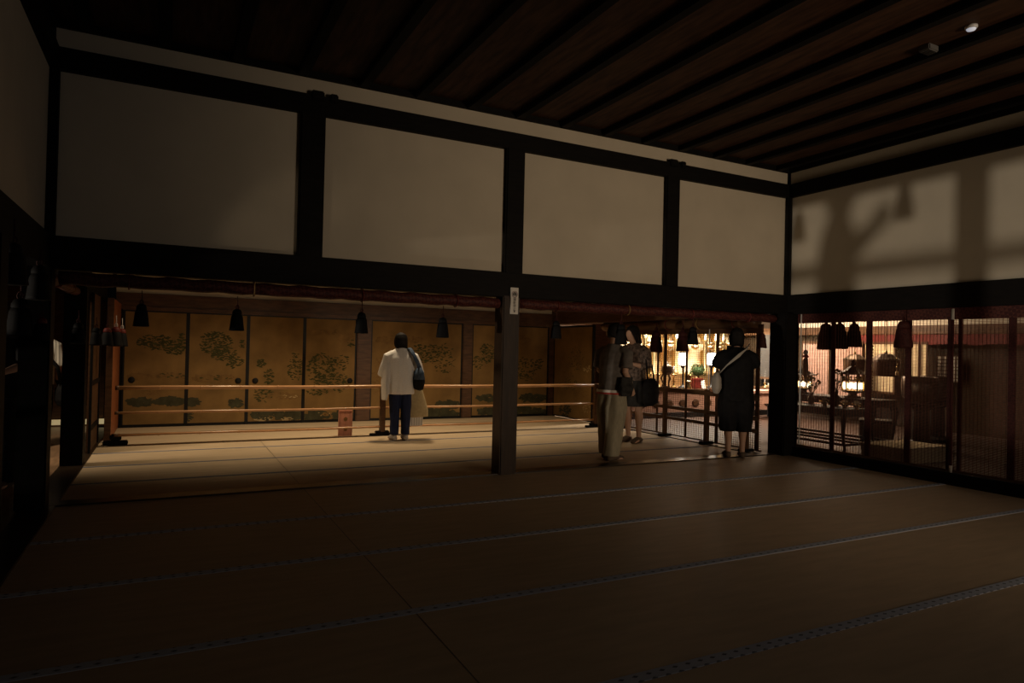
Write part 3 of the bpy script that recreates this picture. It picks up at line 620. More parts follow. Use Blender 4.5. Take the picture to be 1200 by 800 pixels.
# round-back chair
P = at(1029, 520, X=1.35)
ch = thing('round_back_chair', 'dark bentwood chair with hoop back beyond the low tan dais', 'chair', (2.12, .20, 0), -PI*.3); ch.scale = (.85,)*3
p = MB(); p.box((-.26, -.24, .38), (.26, .24, .43), ch=.012); p.build('seat', M['black'], ch)
p = MB(); p.tube([(.25*math.cos(t), .22, .43+.36*math.sin(t)**.7 if math.sin(t) > 0 else .43) for t in [PI*k/16 for k in range(17)]], .016, 8); p.build('hoop_back', M['black'], ch)
p = MB()
for k in range(-2, 3): p.tube([(.08*k, .22, .43), (.08*k, .22, .43+.34*math.sqrt(max(.05, 1-(.08*k/.25)**2)))], .007, 6)
p.build('spindles', M['black'], ch)
p = MB(); p.box((-.25, -.23, .12), (.25, .23, .39), ch=.01); p.build('skirt', M['brown'], ch)
for sx in (-1, 1):
    for sy in (-1, 1): p = MB(); p.tube([(sx*.22, sy*.20, 0), (sx*.22, sy*.2, .39)], .018, 8); p.build('leg', M['black'], ch)
# low dais with matting
A, B_ = at(1014, 537, Z=.0), at(1110, 552, Z=.0)
da = thing('low_dais', 'low tan-topped dais on the sanctum floor behind the blind', 'dais', (1.2, -.81, 0))
p = MB(); p.box((-.40, -.31, .0), (.40, .31, .14), ch=.008); p.build('base', M['tan'], da)
p = MB(); p.box((-.42, -.33, .14), (.42, .33, .185), ch=.008); p.build('matting', M['tan'], da)
for sy in (-1, 1): p = MB(); p.box((-.423, sy*.31-.018, .183), (.423, sy*.31+.018, .188)); p.build('border', M['brown'], da)
# drum-like gong bowls
for px, X, r, lb in ((1078, 2.6, .24, 'large dark bronze bowl on a stand below the golden panels'), (1097, 3.4, .22, 'smaller dark bronze bowl on a stand beside the larger one')):
    P = at(px, 465, X=X); o = thing('bronze_bowl', lb, 'bowl', (P.x, P.y, 0)); p = MB(); p.lathe([(r*.6, .62), (r*.95, .72), (r, .88), (r*.96, 1.0), (r*.9, 1.0), (r*.5, .7)], n=24); p.build('bowl', M['bronze'], o)
    p = MB(); p.lathe([(r*.9, 0), (r*.9, .05), (r*.6, .1), (r*.55, .52), (r*.85, .58), (r*.85, .62)], n=8, smooth=False); p.build('stand', M['black'], o)
# hanging black lantern by the corner
P = at(944, 425, X=1.1); o = thing('hanging_lamp', 'slim dark hanging ornament with white knot and red cap near the corner post', 'ornament', P)
p = MB(); p.lathe([(.012, .08), (.035, .05), (.04, -.05), (.035, -.16), (.015, -.24), (.004, -.28)], n=12); p.build('body', M['bronze'], o); p = MB(); p.lathe([(.015, .12), (.045, .10), (.04, .075)], n=12); p.build('cap', M['red'], o)
p = MB(); p.ball((0, 0, .15), .035, .035, .04); p.build('knot', M['white_cord'], o); p = MB(); p.tube([(0, 0, .15), (0, 0, 3.0-P.z)], .005, 6); p.build('cord', M['red'], o)
# ---- the bright altar
AY = 4.6
ds = thing('altar_platform', 'long pinkish brocade-fronted altar platform behind the railing', 'altar', (2.2, AY, 0))
p = MB(); p.box((-1.75, -.45, 0), (2.6, 1.3, .50), ch=.01); p.build('body', M['pink_cloth'], ds)
p = MB(); p.box((-1.80, -.50, .50), (2.65, 1.35, .56), ch=.01); p.build('top', M['brown'], ds)
for k in range(12):
    p = MB(); p.lathe([(.06, 0), (.09, .02), (.05, .04)], (-1.55+.33*k, 0, 0), 10); p.v = [(x, -.455-z*.3, .27+y*.9) for x, y, z in p.v]; p.build('floral_roundel', M['brown'], ds)
p = MB(); p.box((-1.8, -.52, .0), (2.65, -.45, .10), ch=.006); p.build('plinth', M['black'], ds)
ZT = .56
# gilt shrine with columns, brackets, panels
def X_at(px, Y): return at(px, 420, Y=Y).x
SY = 5.3
sh = thing('gilt_shrine', 'tall gilded shrine with columns and brackets filling the altar opening', 'shrine', (2.6, SY, ZT))
x0s, x1s = X_at(738, SY)-2.6, X_at(872, SY)-2.6
p = MB(); p.box((x0s, .30, .0), (x1s, .36, 1.9)); p.build('back_panel', M['goldwall'], sh)
p = MB(); p.box((x0s-.05, -.1, 0), (x1s+.05, .36, .16), ch=.01); p.box((x0s-.02, -.06, .16), (x1s+.02, .36, .24), ch=.01); p.build('base', M['gold'], sh)
p = MB(); p.box((x0s-.05, -.15, 1.30), (x1s+.05, .36, 1.9), ch=.01); p.build('lintel', M['brown'], sh)
for px in (755, 766, 779, 792, 803, 826, 838, 847, 861):
    x = X_at(px, SY)-2.6; p = MB(); p.lathe([(.06, .24), (.065, .28), (.045, .32), (.045, .95), (.06, 1.0), (.05, 1.03), (.045, 1.3)], (x, 0, 0), 14); p.build('column', M['gold'], sh)
for px in (760, 772, 785, 797, 815, 832, 843, 854):
    x = X_at(px, SY)-2.6; p = MB(); p.lathe([(.03, .78), (.08, .82), (.10, .86), (.05, .88), (.11, .92), (.12, .95)], (x, .02, 0), 12); p.build('bracket', M['gold'], sh)
for a_, b_ in ((757, 764), (781, 790), (794, 801), (828, 836), (840, 845)):
    xa, xb = X_at(a_, SY)-2.6, X_at(b_, SY)-2.6; p = MB(); p.box((xa, .18, .28), (xb, .20, .76)); p.box((xa, .18, .98), (xb, .20, 1.28)); p.build('door_leaf', M['brass'], sh)
# objects on the platform
def on(px, Y=AY): return X_at(px, Y)
def paper_lantern(label, px, Y):
    z = at(px, 428, Y=Y).z; z1 = at(px, 413.5, Y=Y).z; h = z1-z; o = thing('paper_lantern', label, 'lantern', (on(px, Y), Y, ZT), 0, 'bright white paper lanterns')
    p = MB(); p.lathe([(.07, z-ZT), (.086, z-ZT+.03), (.09, z-ZT+h/2), (.086, z-ZT+h-.03), (.07, z-ZT+h)], n=20); p.build('paper_shade', M['paper'], o)
    p = MB(); p.lathe([(.075, z-ZT-.02), (.075, z-ZT+.004)], n=16); p.lathe([(.075, z-ZT+h-.004), (.075, z-ZT+h+.02)], n=16); p.build('rim', M['black'], o)
    p = MB(); p.lathe([(.09, 0), (.09, .02), (.03, .04), (.018, .08), (.018, z-ZT-.06), (.05, z-ZT-.02)], n=12); p.build('stand', M['black'], o); return o
paper_lantern('bright white paper lantern nearer the phone-gazing woman', 800.5, 4.35)
paper_lantern('bright white paper lantern beside the black-clad person\u2019s shoulder', 834, 4.35)
def bonsai(px, Y):
    o = thing('potted_pine', 'round green pine standing between the two bright paper lanterns', 'plant', (on(px, Y), Y, ZT)); p = MB(); p.lathe([(.06, 0), (.09, .05), (.10, .12), (.085, .12)], n=16); p.build('pot', M['bronze'], o)
    p = MB(); p.tube([(0, 0, .1), (.02, 0, .22), (-.01, 0, .34)], [.02, .016, .01], 8); p.build('trunk', M['brown'], o); p = MB(); rnd = random.Random(5)
    for _ in range(420):
        a, t = rnd.uniform(0, 6.28), rnd.uniform(0, 1); c_ = Vector((.15*math.cos(a)*math.sqrt(1-t*t*.8), .13*math.sin(a)*math.sqrt(1-t*t*.8), .24+.22*t)); d = Vector((math.cos(a)*.4+rnd.uniform(-.5, .5), math.sin(a)*.4+rnd.uniform(-.5, .5), rnd.uniform(.2, 1))).normalized()*.05; s_ = d.cross(Vector((.3, .5, .2))).normalized()*.006
        p.add([(c_-s_)[:], (c_+s_)[:], (c_+d)[:]], [(0, 1, 2)])
    p.ball((0, 0, .33), .12, .11, .10, 12); p.build('needles', M['pine'], o)
bonsai(818, 4.5)
o = thing('gilt_vase', 'gilt cylindrical vase under the first paper lantern', 'vase', (on(807, 4.18), 4.18, ZT)); p = MB(); p.lathe([(.07, 0), (.075, .02), (.06, .05), (.062, .24), (.078, .28), (.068, .28)], n=18); p.build('body', M['brass'], o); p = MB(); p.lathe([(.0635, .12), (.067, .14), (.0635, .16)], n=18); p.build('band', M['gold'], o)
o = thing('red_box', 'red lacquer box on the altar below the pine', 'box', (on(817, 4.22), 4.22, ZT)); p = MB(); p.box((-.11, -.07, 0), (.11, .07, .16), ch=.006); p.build('body', M['red_lac'], o); p = MB(); p.box((-.115, -.075, .16), (.115, .075, .20), ch=.006); p.build('lid', M['red_lac'], o); p = MB(); p.tube([(-.03, 0, .20), (0, 0, .225), (.03, 0, .20)], .006, 6); p.build('handle', M['gold'], o)
o = thing('paper_card', 'white card standing against the red lacquer box', 'card', (on(825.5, 4.12), 4.12, ZT)); p = MB(); p.prism([(-.045, 0, 0), (.045, 0, 0), (.045, .03, .17), (-.045, .03, .17)], (0, .004, 0)); p.build('card', M['sign_white'], o); p = MB(); p.prism([(-.02, .004, .0), (.02, .004, 0), (0, .06, 0)], (0, 0, .006)); p.build('foot', M['brown'], o)
def lotus(label, px, Y, s=1.0):
    o = thing('gilt_lotus_stand', label, 'ornament', (on(px, Y), Y, ZT)); o.scale = (s,)*3; p = MB(); p.lathe([(.12, 0), (.13, .02), (.08, .04), (.05, .07), (.09, .09), (.04, .11), (.03, .16)], n=16); p.build('base', M['gold'], o)
    for k in range(10):
        a = 2*PI*k/10; p = MB(); c_, s_ = math.cos(a), math.sin(a); p.loft([((.03*c_, .03*s_, .16), .012, .012), ((.09*c_, .09*s_, .19), .03, .008), ((.12*c_, .12*s_, .24), .022, .006), ((.125*c_, .125*s_, .28), .004, .003)], 8, ref=(-s_, c_, 0)); p.build('petal', M['gold'], o)
    p = MB(); p.lathe([(.02, .16), (.05, .2), (.055, .26), (.04, .30), (.065, .34), (.05, .42), (.015, .46), (.025, .49), (.004, .53)], n=14); p.build('jewel', M['gold'], o); return o
lotus('gilt lotus ornament beside the phone-gazing woman\u2019s black bag', 760, 4.3, 1.1)
lotus('small gilt lotus ornament behind the black-clad person\u2019s elbow', 877, 4.3, .7)
o = thing('incense_burner', 'dark three-legged incense burner silhouetted before the shrine', 'burner', (on(782, 4.2), 4.2, ZT)); p = MB(); p.lathe([(.03, .26), (.10, .30), (.12, .36), (.10, .40), (.125, .42), (.11, .42)], n=18); p.build('bowl', M['bronze'], o)
for k in range(3):
    a = 2*PI*k/3+.4; p = MB(); p.tube([(.06*math.cos(a), .06*math.sin(a), .32), (.11*math.cos(a), .11*math.sin(a), .2), (.07*math.cos(a), .07*math.sin(a), .1), (.10*math.cos(a), .10*math.sin(a), 0)], [.016, .018, .012, .016], 8); p.build('leg', M['bronze'], o)
p = MB(); p.lathe([(.11, .42), (.07, .46), (.02, .48), (.025, .5), (.004, .53)], n=16); p.build('lid', M['bronze'], o)
o = thing('white_candle', 'tall thin white candle on a brass holder near the corner post', 'candle', (on(897, 4.3), 4.3, ZT)); p = MB(); p.lathe([(.014, .10), (.012, .36), (.004, .37)], n=12); p.build('candle', M['white_cord'], o); p = MB(); p.lathe([(.06, 0), (.05, .02), (.012, .04), (.012, .08), (.04, .095), (.02, .10)], n=14); p.build('holder', M['brass'], o)
o = thing('offering_tray', 'pale offering tray with white packets at the altar\u2019s end', 'tray', (on(906, 4.3), 4.3, ZT)); p = MB(); p.box((-.12, -.1, .0), (.12, .1, .02)); p.box((-.13, -.11, .02), (.13, .11, .045), ch=.004); p.build('tray', M['tan'], o)
for k in range(3): p = MB(); p.box((-.10+.07*k, -.05, .045), (-.045+.07*k, .05, .09), ch=.006); p.build('packet', M['sign_white'], o)
o = thing('lacquer_stand', 'dark lacquer stand with shelf before the pale grey reed blind', 'stand', (on(902, 4.75), 4.75, ZT)); p = MB(); p.box((-.20, -.12, .34), (.20, .12, .38), ch=.006); p.box((-.15, -.1, .52), (.15, .1, .55), ch=.006); p.build('shelf', M['black'], o)
for sx in (-1, 1):
    for sy in (-1, 1): p = MB(); p.box((sx*.15-.015, sy*.09-.015, 0), (sx*.15+.015, sy*.09+.015, .52)); p.build('leg', M['black'], o)
p = MB(); p.box((-.15, .08, .02), (.15, .1, .34)); p.build('back', M['black'], o)
for px, lb in ((772, 'brass candlestick with wide drip pan left of the incense burner'), (790, 'brass candlestick with wide drip pan right of the incense burner')):
    o = thing('brass_candlestick', lb, 'candlestick', (on(px, 4.40), 4.40, ZT)); p = MB(); p.lathe([(.06, 0), (.055, .03), (.02, .06), (.028, .12), (.014, .16), (.02, .24), (.07, .26), (.075, .27), (.015, .275), (.008, .32)], n=16); p.build('stick', M['brass'], o); p = MB(); p.lathe([(.013, .3), (.012, .42), (.003, .43)], n=10); p.build('candle', M['white_cord'], o)
# board and table front near the corner post
o = thing('offering_table', 'pinkish low table near the corner post below the white candle', 'table', (on(893, 3.6), 3.6, 0)); p = MB(); p.box((-.45, -.2, .50), (.45, .2, .56), ch=.008); p.build('table_top', M['pink_cloth'], o); p = MB(); p.box((-.42, -.17, .30), (.42, .17, .50)); p.build('front_cloth', M['pink_cloth'], o)
for sx in (-1, 1):
    for sy in (-1, 1): p = MB(); p.box((sx*.39-.025, sy*.15-.025, 0), (sx*.39+.025, sy*.15+.025, .5)); p.build('leg', M['black'], o)
# ------------------------------------------------------------------ people
def V3(*a): return Vector(a)
def finger(mb, p, d, n, L, r, bend):
    q1 = p+d*L*.45; d2 = (d*math.cos(bend)+n*math.sin(bend)).normalized(); q2 = q1+d2*L*.32; d3 = (d*math.cos(bend*1.8)+n*math.sin(bend*1.8)).normalized(); q3 = q2+d3*L*.26
    mb.loft([(p, r, r), (q1, r*.97, r*.97), (q2, r*.88, r*.88), (q3, r*.7, r*.7), (q3+d3*r*.5, r*.3, r*.3)], 8)
def hand(mb, wr, d, n, side, bend=.45, k=1.0):        # d: towards the fingers, n: out of the palm, side: +1 thumb along d x n
    d = d.normalized(); n = (n-d*n.dot(d)).normalized(); s_ = d.cross(n)*side
    mb.loft([(wr, .026*k, .020*k), (wr+d*.03*k, .036*k, .018*k), (wr+d*.07*k, .042*k, .016*k), (wr+d*.092*k, .038*k, .013*k)], 10, ref=s_)
    for j, (L, o_) in enumerate(((.072, .031), (.080, .010), (.074, -.011), (.058, -.031))): finger(mb, wr+d*.085*k+s_*o_*k, (d+s_*o_*1.6).normalized(), n, L*k, .0088*k, bend*(1+.12*j))
    finger(mb, wr+d*.028*k+s_*.028*k+n*.004, (d*.75+s_*.62+n*.25).normalized(), n, .066*k, .0100*k, .35)
def body_mesh(P, parent, head_tilt=0.0, head_turn=0.0):
    mb = MB(); k = P['k']; S_ = lambda x, y, z: V3(x*k, y*k, z*k)
    ln = P.get('lean', 0.0)
    def L(z): return ln*max(0, z-.85)                  # forward lean grows with height
    mb.loft([(S_(0, L(z)+dy, z), rx*k, ry*k) for z, rx, ry, dy in ((.74, .10, .08, 0), (.80, .150, .105, -.01), (.88, .155, .11, -.012), (.97, .125, .092, 0), (1.07, .130, .094, .004), (1.18, .150, .108, .004), (1.27, .165, .098, 0), (1.325, .135, .075, -.004), (1.36, .070, .058, -.004), (1.39, .052, .052, 0), (1.435, .050, .052, .010))], 18)
    hb = MB()                                           # head with jaw, brow, nose, lips, ears
    hb.loft([((0, .012+dy, z), rx, ry) for z, rx, ry, dy in ((-.02, .046, .05, -.01), (.005, .050, .066, .012), (.03, .058, .080, .012), (.06, .066, .090, .006), (.10, .073, .097, 0), (.14, .074, .097, -.004), (.175, .064, .084, -.008), (.20, .042, .056, -.01), (.212, .016, .02, -.01))], 20)
    hb.loft([((0, .098, .100), .010, .008), ((0, .108, .075), .013, .012), ((0, .112, .060), .016, .014), ((0, .098, .052), .012, .008)], 8)
    hb.loft([((-.024, .090, .032), .004, .005), ((0, .097, .033), .008, .008), ((.024, .090, .032), .004, .005)], 8, ref=(0, 0, 1))
    hb.loft([((-.05, .080, .112), .008, .006), ((0, .096, .113), .010, .008), ((.05, .080, .112), .008, .006)], 8, ref=(0, 0, 1))
    for s in (-1, 1):
        hb.ball((s*.074, -.004, .078), .010, .020, .030, 10); hb.ball((s*.031, .082, .092), .013, .010, .009, 8)
    R = Matrix.Rotation(head_turn, 4, 'Z') @ Matrix.Rotation(-head_tilt, 4, 'X'); hp = S_(0, L(1.42)+.008, 1.415)
    P['head'] = Matrix.Translation(hp) @ R @ Matrix.Scale(k, 4)
    hb.v = [tuple(P['head'] @ Vector(v)) for v in hb.v]; mb.add(hb.v, hb.f)
    for sd in ('l', 'r'):
        s = -1 if sd == 'l' else 1; sh_, el, wr = (S_(*q) for q in P['arm_'+sd]); sh_ = sh_+V3(0, L(1.31)*k, 0)
        mb.loft([(S_(s*.10, L(1.3), 1.295), .045*k, .045*k), (sh_-V3(0, 0, .022*k), .044*k, .044*k), (sh_.lerp(el, .35), .045*k, .046*k), (el, .037*k, .037*k), (el.lerp(wr, .3), .038*k, .038*k), (wr, .025*k, .022*k)], 12)
        d = (wr-el).normalized(); hd = Vector(P.get('hand_'+sd, d)); pn = Vector(P.get('palm_'+sd, (-s, 0, 0))); hand(mb, wr, hd, pn, 1 if (hd.cross(pn)).dot(V3(0, 1, .3)) > 0 else -1, P.get('curl_'+sd, .45), k)
        hp_, kn, an = (S_(*q) for q in P['leg_'+sd]); ft = Vector(P.get('foot_'+sd, (s*.15, 1, 0))).normalized()
        mb.loft([(hp_, .088*k, .092*k), (hp_.lerp(kn, .45), .074*k, .078*k), (kn, .053*k, .055*k), (kn.lerp(an, .28)+V3(0, -.012*k, 0), .054*k, .058*k), (kn.lerp(an, .7), .038*k, .040*k), (an, .032*k, .035*k)], 14)
        g = V3(an.x, an.y, 0)
        mb.loft([(g-ft*.055*k+V3(0, 0, .030*k), .020*k, .022*k), (g-ft*.03*k+V3(0, 0, .036*k), .034*k, .036*k), (g+ft*.02*k+V3(0, 0, .045*k), .036*k, .045*k), (g+ft*.08*k+V3(0, 0, .030*k), .040*k, .030*k), (g+ft*.14*k+V3(0, 0, .020*k), .044*k, .020*k), (g+ft*.185*k+V3(0, 0, .014*k), .026*k, .013*k)], 12, ref=ft.cross(V3(0, 0, 1)))
    return remeshed(mb, 'body', M['skin'], parent, .0065, 3)
def hair(P, parent, back=.02, sides=True, m='hair', puff=1.0):
    hb = MB(); H_ = P['head']
    hb.loft([((0, -.010+dy, z), rx*puff, ry*puff) for z, rx, ry, dy in ((back, .070, .062, -.040), (back+.03, .078, .076, -.032), (.09, .083, .088, -.026), (.135, .084, .104, -.006), (.17, .077, .099, -.004), (.20, .054, .072, -.01), (.222, .02, .026, -.012))], 20)
    if sides:
        for s in (-1, 1): hb.loft([((s*.055, .070, .165), .022, .03), ((s*.074, .055, .12), .018, .045), ((s*.080, .042, .075), .016, .046), ((s*.076, .02, max(back, .0)+.02), .014, .036), ((s*.070, .01, max(back, 0)), .008, .02)], 10)
    hb.v = [tuple(H_ @ Vector(v)) for v in hb.v]
    return remeshed(hb, 'hair', M[m], parent, .008, 4)
def garment(name, m, parent, lofts, voxel=.010, fold=0.0, k=1.0, smooth=5):
    mb = MB()
    for ring, ref in lofts: mb.loft([((Vector(c_)*k), a*k, b_*k) for c_, a, b_ in ring], 26, ref=ref)
    o = remeshed(mb, name, M[m], parent, voxel, smooth)
    if fold:
        for v in o.data.vertices:
            a = math.atan2(v.co.y, v.co.x); d = fold*(math.sin(a*7+v.co.z*9)+.6*math.sin(a*13-v.co.z*5+1)+.5*math.sin(v.co.z*31+a*3))*min(1, max(.15, (1.5-v.co.z)))
            n = Vector((v.co.x, v.co.y, 0)); 
            if n.length > 1e-4: v.co += n.normalized()*d
    return o
def person(label, loc, rz):
    return thing('person', label, 'person', loc, rz)
XR3 = (1, 0, 0)
STAND = dict(leg_l=((-.085, 0, .80), (-.088, .012, .45), (-.085, -.01, .075)), leg_r=((.085, 0, .80), (.088, .012, .45), (.085, -.01, .075)))
def trousers(m, parent, k, hem=.05, wide=1.0, name='trousers', legs=STAND, top=.98, fold=.004):
    L = []
    for sd in ('leg_l', 'leg_r'):
        h, kn, an = (Vector(q) for q in legs[sd]); kz = kn; e = kn.lerp(an, (kn.z-hem)/(kn.z-an.z)) if hem < kn.z else h.lerp(kn, (h.z-hem)/(h.z-kn.z))
        ring = [(h+V3(0, 0, .06), .095, .105), (h.lerp(e, .25), .092*wide, .10*wide), (h.lerp(e, .6)+V3(0, .008, 0), .078*wide, .086*wide), (e, .070*wide, .078*wide), (e-V3(0, 0, .012), .068*wide, .076*wide)]
        L.append((ring, XR3))
    L.append(([(V3(0, -.006, .74), .13, .09), (V3(0, -.010, .82), .165, .12), (V3(0, -.010, .90), .165, .12), (V3(0, -.004, top), .142, .108)], XR3))
    return garment(name, m, parent, L, fold=fold, k=k)
# --- the woman in white, back to us, looking at the gold panels
k = .885
W1 = person('woman in loose white shirt and navy trousers standing at the rails, back turned', (-4.265, 2.66, .006), math.radians(-4))
P = dict(k=k, lean=.05, arm_l=((-.175, 0, 1.31), (-.215, .05, 1.05), (-.17, .20, .90)), arm_r=((.175, 0, 1.31), (.245, -.01, 1.04), (.24, .10, .84)), palm_l=(1, 0, -.3), palm_r=(-1, 0, 0), curl_r=1.1, hand_r=(0, .35, -1), **STAND)
body_mesh(P, W1, head_tilt=.30, head_turn=.0)
hair(P, W1, -.05, puff=1.14)
o = garment('shirt', 'white_cloth', W1, [
    ([((0, .0, .70), .212, .15), ((0, 0, .78), .205, .150), ((0, .005, .90), .195, .145), ((0, .015, 1.10), .200, .145), ((0, .020, 1.24), .205, .130), ((0, .02, 1.325), .170, .098), ((0, .026, 1.395), .092, .080), ((0, .03, 1.425), .072, .066)], XR3),
    ([((-.12, .018, 1.30), .066, .070), ((-.20, .02, 1.265), .072, .074), ((-.235, .04, 1.10), .088, .085), ((-.25, .08, .98), .10, .09), ((-.252, .085, .965), .095, .085)], (0, 1, 0)),
    ([((.12, .018, 1.30), .066, .070), ((.20, .015, 1.265), .072, .074), ((.25, .01, 1.12), .088, .082), ((.275, .02, 1.00), .095, .088), ((.276, .022, .985), .09, .084)], (0, 1, 0)),
    ([((-.20, .03, 1.15), .07, .09), ((-.235, .02, .90), .055, .11), ((-.245, .01, .74), .045, .12), ((-.245, .01, .61), .03, .11)], XR3)], fold=.005, k=k)
trousers('navy', W1, k, hem=.095, wide=.92)
p = MB()
for s in (-1, 1): p.loft([((s*.085*k, -.075*k, .03), .03, .03), ((s*.087*k, .0, .045), .042, .048), ((s*.09*k, .10*k, .033), .048, .035), ((s*.105*k, .19*k, .02), .034, .02)], 12, ref=XR3)
p.build('socks', M['sock'], W1)
def place(o, root, v): w_ = root.matrix_basis @ (Vector(v)); o.location = w_; o.rotation_euler = root.rotation_euler
# shoulder bag
bg = thing('shoulder_bag', 'dark denim-topped shoulder bag on the arm of the woman in white', 'bag'); place(bg, W1, (.225, -.06, .84))
mb = MB(); mb.loft([((0, 0, -.17), .02, .07), ((.005, 0, -.15), .06, .12), ((.01, 0, -.05), .075, .15), ((.005, 0, .05), .055, .135), ((0, 0, .13), .02, .11), ((0, 0, .14), .012, .10)], 18, ref=XR3); remeshed(mb, 'bag_body', M['black_cloth'], bg, .01, 3); bgb = bg.children[0]
mb = MB(); mb.loft([((.005, 0, -.02), .078, .152), ((.003, 0, .07), .062, .142), ((0, 0, .14), .026, .114)], 18, ref=XR3); mb.build('denim_top', M['denim'], bgb)
p = MB(); st = [(.0, -.06, .13), (-.045, -.085, .22), (-.09, -.075, .31), (-.12, -.02, .385), (-.125, .07, .395), (-.10, .15, .30), (-.02, .14, .14)]; p.loft([(q, .03, .008) for q in st], 8, ref=(1, .3, 0)); p.build('strap', M['denim'], bg)
tb = thing('tote_bag', 'beige cloth tote hanging from the hand of the woman in white', 'bag'); place(tb, W1, (.30*k, .10, .50*k))
mb = MB(); mb.loft([((.02, .0, -.15), .135, .05), ((.015, 0, -.05), .135, .055), ((0, 0, .10), .105, .045), ((-.01, 0, .22), .075, .035), ((-.015, 0, .26), .05, .02)], 20, ref=XR3); o = remeshed(mb, 'bag_body', M['beige'], tb, .01, 3)
p = MB(); p.tube([(-.06, 0, .22), (-.05, .0, .30), (-.03, 0, .335), (.0, 0, .30), (.03, 0, .22)], .008, 6); p.build('handles', M['beige'], tb)
pp = thing('paper_bag', 'white striped paper bag below the beige tote bag', 'bag'); place(pp, W1, (.27*k, .12, .22*k))
p = MB(); p.prism([(-.10, -.03, -.02), (.10, -.03, -.02), (.105, -.03, .14), (-.105, -.03, .14)], (0, .06, 0)); p.build('bag_body', M['sign_white'], pp)
p = MB()
for j in range(6): p.box((-.085+.034*j-.005, -.0312, -.015), (-.085+.034*j+.004, -.0302, .13))
p.build('stripes', M['lightgrey'], pp); p = MB(); p.tube([(-.05, -.0, .14), (-.035, 0, .27), (0, 0, .40), (.035, 0, .27), (.05, 0, .14)], .004, 6); p.build('handles', M['beige'], pp)
# --- the grey-shirted man in profile
k = .975
leg2 = dict(leg_l=((-.08, 0, .80), (-.085, .05, .45), (-.08, .03, .075)), leg_r=((.08, 0, .80), (.085, .0, .45), (.08, -.10, .075)))
W2 = person('man in dark grey top and loose khaki trousers walking past, side view', (-2.42, .40, .006), math.radians(-72))
P = dict(k=k, lean=.04, arm_l=((-.175, 0, 1.31), (-.20, .0, 1.05), (-.16, .20, .98)), arm_r=((.175, 0, 1.31), (.21, -.04, 1.05), (.20, .10, .88)), hand_r=(0, .5, -1), curl_r=.9, palm_l=(1, 0, 0), **leg2)
body_mesh(P, W2, head_tilt=.15); hair(P, W2, .03, False)
garment('shirt', 'grey_cloth', W2, [([((0, 0, .80), .185, .145), ((0, 0, .95), .175, .135), ((0, .01, 1.12), .180, .135), ((0, .018, 1.25), .19, .12), ((0, .02, 1.33), .15, .09), ((0, .02, 1.385), .075, .07)], XR3),
    ([((-.12, .018, 1.30), .066, .070), ((-.195, .015, 1.265), .072, .074), ((-.21, .01, 1.10), .076, .076), ((-.212, .01, 1.09), .07, .07)], (0, 1, 0)), ([((.12, .018, 1.30), .066, .070), ((.195, .015, 1.265), .072, .074), ((.215, -.02, 1.10), .076, .076), ((.216, -.022, 1.09), .07, .07)], (0, 1, 0))], k=k, fold=.004)
trousers('olive', W2, k, hem=.07, wide=1.35, legs=leg2)
p = MB()
for s, y in ((-1, .03), (1, -.10)): p.loft([((s*.08*k, (y-.07)*k, .03), .03, .03), ((s*.083*k, y*k, .045), .042, .048), ((s*.088*k, (y+.10)*k, .033), .048, .035), ((s*.10*k, (y+.19)*k, .02), .034, .02)], 12, ref=XR3)
p.build('socks', M['tabi'], W2)
sb = thing('waist_bag', 'charcoal waist bag with pale belt and red edge on the grey-topped man', 'bag'); place(sb, W2, (0, .0, .86*k))
mb = MB(); mb.loft([((.19, -.12, 0), .05, .04), ((.20, -.02, 0), .06, .10), ((.19, .08, 0), .05, .04)], 12, ref=(0, 0, 1)); mb.loft([((.20, .0, -.09), .03, .10), ((.205, 0, 0), .05, .12), ((.20, 0, .13), .04, .11)], 14, ref=XR3); remeshed(mb, 'bag_body', M['char_cloth'], sb, .01, 3)
p = MB(); n = 28
def band(z0, z1, rx, ry):
    vs = [(rx*math.cos(2*PI*j/n), ry*math.sin(2*PI*j/n), z) for z in (z0, z1) for j in range(n)]; return vs, [(j, (j+1) % n, n+(j+1) % n, n+j) for j in range(n)]
p.add(*band(-.055, -.025, .198, .156), smooth=True); p.build('belt', M['sign_white'], sb); p = MB(); p.add(*band(-.075, -.055, .197, .155), smooth=True); p.build('edge', M['red'], sb)
# --- the woman reading her phone
k = 1.0
W3 = person('woman in dark patterned blouse and short skirt looking down at her phone', (-1.235, 1.53, .006), math.radians(112))
P = dict(k=k, lean=.04, arm_l=((-.17, 0, 1.31), (-.21, .03, 1.05), (-.07, .25, 1.10)), arm_r=((.17, 0, 1.31), (.20, .04, 1.05), (.06, .24, 1.12)), hand_l=(.5, .6, .4), hand_r=(-.5, .6, .4), palm_l=(.6, -.3, .7), palm_r=(-.6, -.3, .7), curl_l=.8, curl_r=.8, **STAND)
body_mesh(P, W3, head_tilt=.42); hair(P, W3, -.07, True, puff=1.08)
garment('blouse', 'floral', W3, [([((0, 0, .86), .175, .14), ((0, 0, .97), .160, .13), ((0, .01, 1.12), .168, .132), ((0, .018, 1.25), .178, .118), ((0, .02, 1.33), .145, .088), ((0, .02, 1.385), .072, .066)], XR3),
    ([((-.11, .018, 1.30), .066, .070), ((-.185, .02, 1.265), .072, .074), ((-.215, .03, 1.07), .075, .075), ((-.16, .12, 1.06), .062, .062)], (0, 1, 0)), ([((.11, .018, 1.30), .066, .070), ((.185, .02, 1.265), .072, .074), ((.205, .04, 1.07), .075, .075), ((.15, .12, 1.07), .062, .062)], (0, 1, 0))], k=k, fold=.003)
garment('skirt', 'char_cloth', W3, [([((0, -.005, .50), .20, .16), ((0, -.005, .62), .185, .15), ((0, -.008, .80), .172, .135), ((0, -.004, .92), .150, .115), ((0, 0, .96), .142, .11)], XR3)], k=k, fold=.006)
p = MB()
